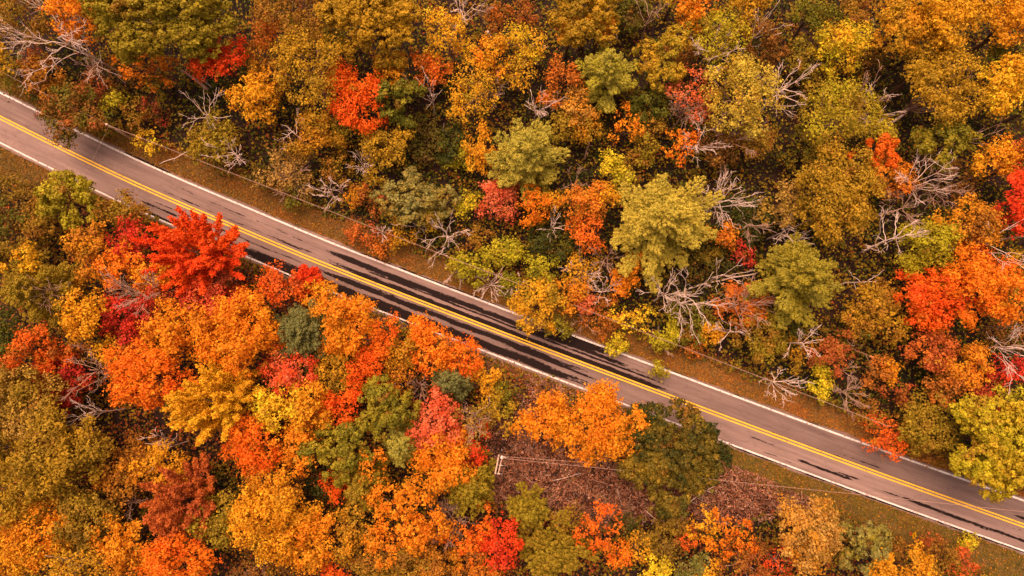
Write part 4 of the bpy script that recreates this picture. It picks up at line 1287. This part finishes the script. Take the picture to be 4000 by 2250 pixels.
# standing or fallen trunks: column row of the foot, height of the foot, column row of the tip, height of the tip, radius
TRUNKS = """
1908 200 0 1906 122 9 .22 | tall broken snag standing at the top beside golden orange tree
2090 256 0 2126 178 9 .24 | leaning broken snag left of the golden olive top oak
1612 352 4 1540 235 8 .22 | bare broken trunk leaning over the amber gold tree
807 347 2 709 274 4.5 .26 | thick broken log propped beneath the scarlet maple
830 340 1 770 300 3 .14 | thinner broken log beside the thick propped log
2285 620 1 2302 553 5 .16 | short bare snag in the dark gap left of orange lone tree
3458 492 .6 3532 446 2.4 .3 | fat grey fallen trunk under the hazy amber tree
2378 180 2 2410 122 7 .14 | forked snag tip behind the pale lime pine
2680 1130 .4 2950 1070 2.2 .17 | long brown fallen trunk reaching to the star shaped pine
3800 960 3 4010 922 9 .2 | long pale dead pole at the right edge under the red maple
1652 548 .3 1700 515 .8 .07 | thin fallen pole in the brown green thicket
1720 540 .3 1735 480 .9 .07 | second thin fallen pole crossing the brown green thicket
1768 548 .3 1760 520 .9 .06 | short fallen pole at the thicket's far side
2030 1850 .3 2130 1920 .5 .05 | fallen branch beside the small tufted pine
2160 1880 .3 2270 1850 .5 .05 | long fallen branch in the bracken left of massive tree
2410 1900 .2 2430 1975 .5 .06 | fallen branch upright in the bracken below massive tree
2660 1985 .2 2790 1900 .6 .07 | fallen branch slanting right of the massive green tree
2690 1930 .2 2770 1970 .5 .05 | fallen branch crossed under the slanting one
2700 1900 .3 2780 1925 .8 .06 | pale fallen branch near the slanting one
2740 1990 .3 2755 1900 .7 .05 | dark fallen branch crossing the slanting one
2520 1990 .3 2570 2035 .6 .07 | fallen log pointing at the brown olive tree
2310 1875 .2 2375 1890 .4 .04 | small grey stick in the middle of the bracken
620 640 .2 740 588 1.4 .07 | bowed grey stick lying on the grass under the wire
740 588 1.3 770 596 1.0 .06 | broken end of the bowed grey stick
"""

M_WOODS = {'P': M_DEAD, 'B': M_DEADB}

def rads(s):
    p = s.split('/')
    return float(p[0]), float(p[1] if len(p) > 1 and float(p[1]) > 1 else p[0])

def plant_tree(line, k):
    spec, label = [q.strip() for q in line.split('|')]
    t, x, y, r, h, a, b, mx = spec.split()
    rx, ry = rads(r)
    x, y, h, mx = float(x), float(y), float(h), float(mx)
    rng = np.random.default_rng(1000 + k)
    mid = h * (0.62 if t != 'b' else 0.5)
    c = at(x, y, mid)
    gz = float(ground_z(c[None, :2])[0])
    h -= gz
    grow = {'p': 1.0, 'q': 1.0, 'm': 1.0, 'b': 1.0}.get(t, 1.04)
    Rx, Ry = grow * rx * mpp(mid), grow * ry * mpp(mid)
    R = math.sqrt(Rx * Ry)
    Rg = R * (0.95 if t in 'osm' else 0.98)   # leaf sprays stick out past the limb ends
    hb = {'b': 0.05, 'y': 0.35}.get(t, 0.36 if R < 0.6 * h else 0.25) * h
    if t in 'pq': hb = 0.22 * h
    c1, c2 = LIN[a], LIN[b]
    dens = 1.0
    if t == 'n':
        V, F, col, LC = spiky_crown(rng, Rg, hb, h, 1.15, c1, c2, mx - 0.2)
    elif t in 'pq':
        V, F, col, LC = pine_crown(rng, Rg, hb, h, 1.0, c1, c2, mx - 0.15, t == 'q')
    else:
        V, F, col, LC = broad_crown(rng, Rg, hb, h, t, dens, c1, c2, mx - 0.12)
    sc = np.array((Rx / R, Ry / R, 1.0))
    V = V * sc; LC = LC * sc
    name = {'p': 'pine_tree', 'q': 'pine_tree', 'b': 'bush'}.get(t, 'broadleaf_tree' if h > 3.3 else 'bush')
    cat = {'pine_tree': 'pine tree', 'bush': 'bush'}.get(name, 'tree')
    root = empty(name, (c[0], c[1], gz))
    prop(root, label, cat, "pines of the wood" if cat == 'pine tree' else "bushes of the wood" if cat == 'bush' else "broadleaf trees of the wood")
    crown = link_mesh("crown", quad_mesh("crown", V, F, col), root, M_NEEDLE if t in 'pq' else M_LEAF)
    r0 = 0.016 * h + 0.03 * R + 0.02
    nl = {'s': 16, 'y': 11, 'b': 5}.get(t, 7)
    tg = trunk_geo(rng, h, hb, LC, r0, nl)
    tg.build("trunk", M_DEADB if t in 's' else M_BARK, root)
    return len(F)

def plant_bare(line, k):
    spec, label = [q.strip() for q in line.split('|')]
    t, x, y, r, h, nl, full, wood, lx, ly = spec.split()
    rx, ry = rads(r)
    x, y, h = float(x), float(y), float(h) * 1.12
    rng = np.random.default_rng(5000 + k)
    c = at(x, y, h * 0.8)
    R = rx * mpp(h * 0.8)
    lean = np.array((float(lx), float(ly)))
    base = c[:2] - lean * 0.7
    gz = float(ground_z(base[None])[0])
    root = empty("bare_tree", (base[0], base[1], gz))
    prop(root, label, "bare tree", "leafless trees of the wood")
    tg, limbs = bare_tree_parts(rng, R, h - gz, h * 0.4, lean, 0.045 + 0.008 * h, int(nl), float(full))
    tg.build("trunk", M_WOODS[wood], root)
    for g in limbs:
        g.build("branch", M_WOODS[wood], root)

def lay_trunk(line, k):
    spec, label = [q.strip() for q in line.split('|')]
    x0, y0, z0, x1, y1, z1, r = map(float, spec.split())
    rng = np.random.default_rng(7000 + k)
    A, B = at(x0, y0, z0), at(x1, y1, z1)
    gz = float(ground_z(A[None, :2])[0])
    A[2] += min(gz, 0.0)
    if z0 <= 1: A[2] = gz + r
    o = empty("fallen_branch" if z1 < 3 else "broken_trunk", A)
    prop(o, label, "log" if r > 0.12 else "branch" if z1 < 3 else "snag", "dead wood in the forest")
    P = branch_line(rng, np.zeros(3), B - A, 7, 0.10)
    Geo().tube(P, np.linspace(r, r * 0.55, 7), 7).build("trunk", M_DEAD if k % 2 == 0 else M_DEADB, o)
    if r > 0.1:
        g = Geo()
    for s in range(3 if r > 0.1 else 2):
        i = rng.integers(2, 6)
        d = (B - A) / np.linalg.norm(B - A) + rng.normal(size=3) * 0.7
        d /= np.linalg.norm(d)
        Geo().tube(branch_line(rng, P[i], P[i] + d * rng.uniform(0.5, 1.2), 4, 0.2), np.linspace(r * 0.4, 0.03, 4), 5).build("branch_stub", M_DEAD if k % 2 == 0 else M_DEADB, o)

nq = 0
for k, ln in enumerate([q for q in TREES.strip().splitlines() if q.strip()]):
    nq += plant_tree(ln, k)
for k, ln in enumerate([q for q in BARE.strip().splitlines() if q.strip()]):
    plant_bare(ln, k)
for k, ln in enumerate([q for q in TRUNKS.strip().splitlines() if q.strip()]):
    lay_trunk(ln, k)
print("leaf quads", nq)
# ------------------------------------------------------------------ poles, wires, sign
def pole_at(px, py, h, label, mat=M_POLE):
    b = at(px, py, 0.0)
    gz = float(ground_z(b[None, :2])[0])
    root = empty("utility_pole", (b[0], b[1], gz))
    prop(root, label, "utility pole", "utility poles by the road")
    Geo().tube([(0, 0, -0.5), (0, 0, h * 0.5), (0, 0, h)], (0.17, 0.15, 0.12), 10).build("pole_shaft", mat, root)
    return root, np.array((b[0], b[1], gz))

# the pole in the clearing below the road: two cross arms on one side of its top
root, pb = pole_at(1955, 1752, 9.9, "dark wooden utility pole with pale double crossarm in the clearing")
ZT = 9.75
def loc(px, py, z): return at(px, py, z + pb[2]) - pb
for (x0, y0), (x1, y1), zz, w in (((1949, 1776), (1934, 1851), ZT - 0.1, 0.18), ((1959, 1794), (1945, 1854), ZT - 0.32, 0.12)):
    A, B = loc(x0, y0, zz), loc(x1, y1, zz)
    d = B - A; L = np.linalg.norm(d); d /= L
    s = np.cross((0, 0, 1.0), d)
    Geo().box((A + B) / 2, (L, w, 0.16), (d, s, np.array((0, 0, 1.0)))).build("crossarm", M_ARM, root, smooth=False)
for (x, y, z) in ((1968, 1785, ZT), (1953, 1817, ZT), (1945, 1850, ZT)):
    A = loc(x - 6, y, z - 0.05); B = loc(x + 18, y + 2, z - 0.15)
    Geo().tube([A, A + (B - A) * .3, A + (B - A) * .32, A + (B - A) * .6, A + (B - A) * .62, B], (.03, .03, .07, .07, .03, .03), 8).build("insulator", M_PORC, root)
T = loc(1961, 1787, ZT)
cap = Geo().tube([T - (0, 0, .55), T - (0, 0, .02), T + (0, 0, .08), T + (0, 0, .12)], (.26, .26, .22, .05), 14).build("transformer", M_PORC, root)
Geo().tube([T + (.1, .05, .1), T + (.12, .06, .3)], (.05, .03), 8).build("bushing", M_DARKM, cap)
lo = loc(1958, 1757, 1.6)
Geo().tube([lo - (0, 0, .25), lo + (0, 0, .2), lo + (0, 0, .26)], (.16, .16, .05), 10).build("pole_marker", M_PORC, root)  # pale marker fixed low on the pole shaft

def wire(pts, r, label, cat="wire"):
    o = empty("power_line", pts[0])
    prop(o, label, cat, "overhead wires")
    Geo().tube([p - pts[0] for p in pts], [r] * len(pts), 4, cap=False).build("cable", M_WIRE, o)

def catenary(A, B, sag, n=24):
    t = np.linspace(0, 1, n)
    P = A + (B - A) * t[:, None]
    P[:, 2] -= sag * 4 * t * (1 - t)
    return P

wire(catenary(at(1970, 1791, 9.4), at(4500, 2052, 9.4), 0.5), 0.024, "long pale wire running from the clearing pole across the road")
wire(catenary(at(1968, 1784, 9.4), at(2300, 1808, 9.3), 0.1), 0.02, "short thin wire leaving the clearing pole above the long one")

# the pole on the upper verge, seen leaning away, and its line along the verge
root, pb = pole_at(528, 550, 7.9, "weathered utility pole on the upper verge near the rusty green tree", M_ARM)
tp = pb + np.array((0, 0, 7.6))
Geo().tube([(-.14, 0.1, 7.55), (.14, -0.1, 7.55)], (.05, .05), 8).build("insulator", M_PORC, root)
Geo().box((0, 0, 7.93), (0.3, 0.3, 0.05)).build("pole_cap", M_ARM, root, smooth=False)
endp = at(3480, 1668, 6.6)
wire(catenary(tp, endp, 0.35, 40), 0.022, "pale wire running along the upper verge from the first pole")
wire(catenary(tp - (0, 0, .8), endp - (0, 0, .7), 0.5, 40), 0.010, "thinner darker wire hanging just below the verge wire")
wire(catenary(tp, at(-300, 130, 7.5), 0.3), 0.022, "pale wire leading from the first pole off to the left edge")
wire(catenary(tp - (0, 0, .3), at(292, 752, 5.0), 0.2), 0.012, "hair thin dark wire crossing the road from the first pole")

# curve warning sign on the lower verge
sp = at(3541, 2078, 0.0)
gz = float(ground_z(sp[None, :2])[0])
i, _ = road_sv(sp[None, :2])
face = -RT[i[0]]                                    # it faces the traffic coming down the near lane
side = np.array((-face[1], face[0], 0.0)); fz = np.array((face[0], face[1], 0.0)); upv = np.array((0, 0, 1.0))
root = empty("road_sign", (sp[0], sp[1], gz))
prop(root, "yellow diamond curve warning sign on the lower verge", "road sign")
Geo().tube([(0, 0, -.3), (0, 0, 2.9)], (.035, .035), 8).build("post", M_STEEL, root)
def plate(name, cx, cz, half, mat, diamond, off, th, parent):
    c = upv * cz + side * cx + fz * off
    if diamond: pts = [(0, -half), (half, 0), (0, half), (-half, 0)]
    else: pts = [(-half, -half), (half, -half), (half, half), (-half, half)]
    g = Geo()
    f = [c + side * a + upv * b for a, b in pts]; bk = [p - fz * th for p in f]
    n = len(pts)
    g.v = [tuple(p) for p in f + bk]
    g.f = [tuple(range(n)), tuple(range(2 * n - 1, n - 1, -1))] + [(k, n + k, n + (k + 1) % n, (k + 1) % n) for k in range(n)]
    return g.build(name, mat, parent, smooth=False)
dia = plate("diamond_plate", 0, 2.25, 0.56, M_SIGN, True, 0.06, 0.02, root)
# the arrow: up, over, with a head
def arrow_poly(pts):
    g = Geo(); c = upv * 2.25 + fz * 0.066
    f = [c + side * a + upv * b for a, b in pts]; bk = [p - fz * 0.004 for p in f]
    n = len(pts)
    g.v = [tuple(p) for p in f + bk]
    g.f = [tuple(range(n)), tuple(range(2 * n - 1, n - 1, -1))] + [(k, n + k, n + (k + 1) % n, (k + 1) % n) for k in range(n)]
    return g
arrow_poly([(-.17, -.2), (-.07, -.2), (-.07, -.03), (.09, .06), (.17, .0), (.19, .24), (-.03, .17), (.04, .13), (-.17, .03)]).build("curve_arrow", M_BLACK, dia, smooth=False)
plate("lower_plaque", 0.0, 1.35, 0.24, M_PLAQ, False, 0.06, 0.02, root)
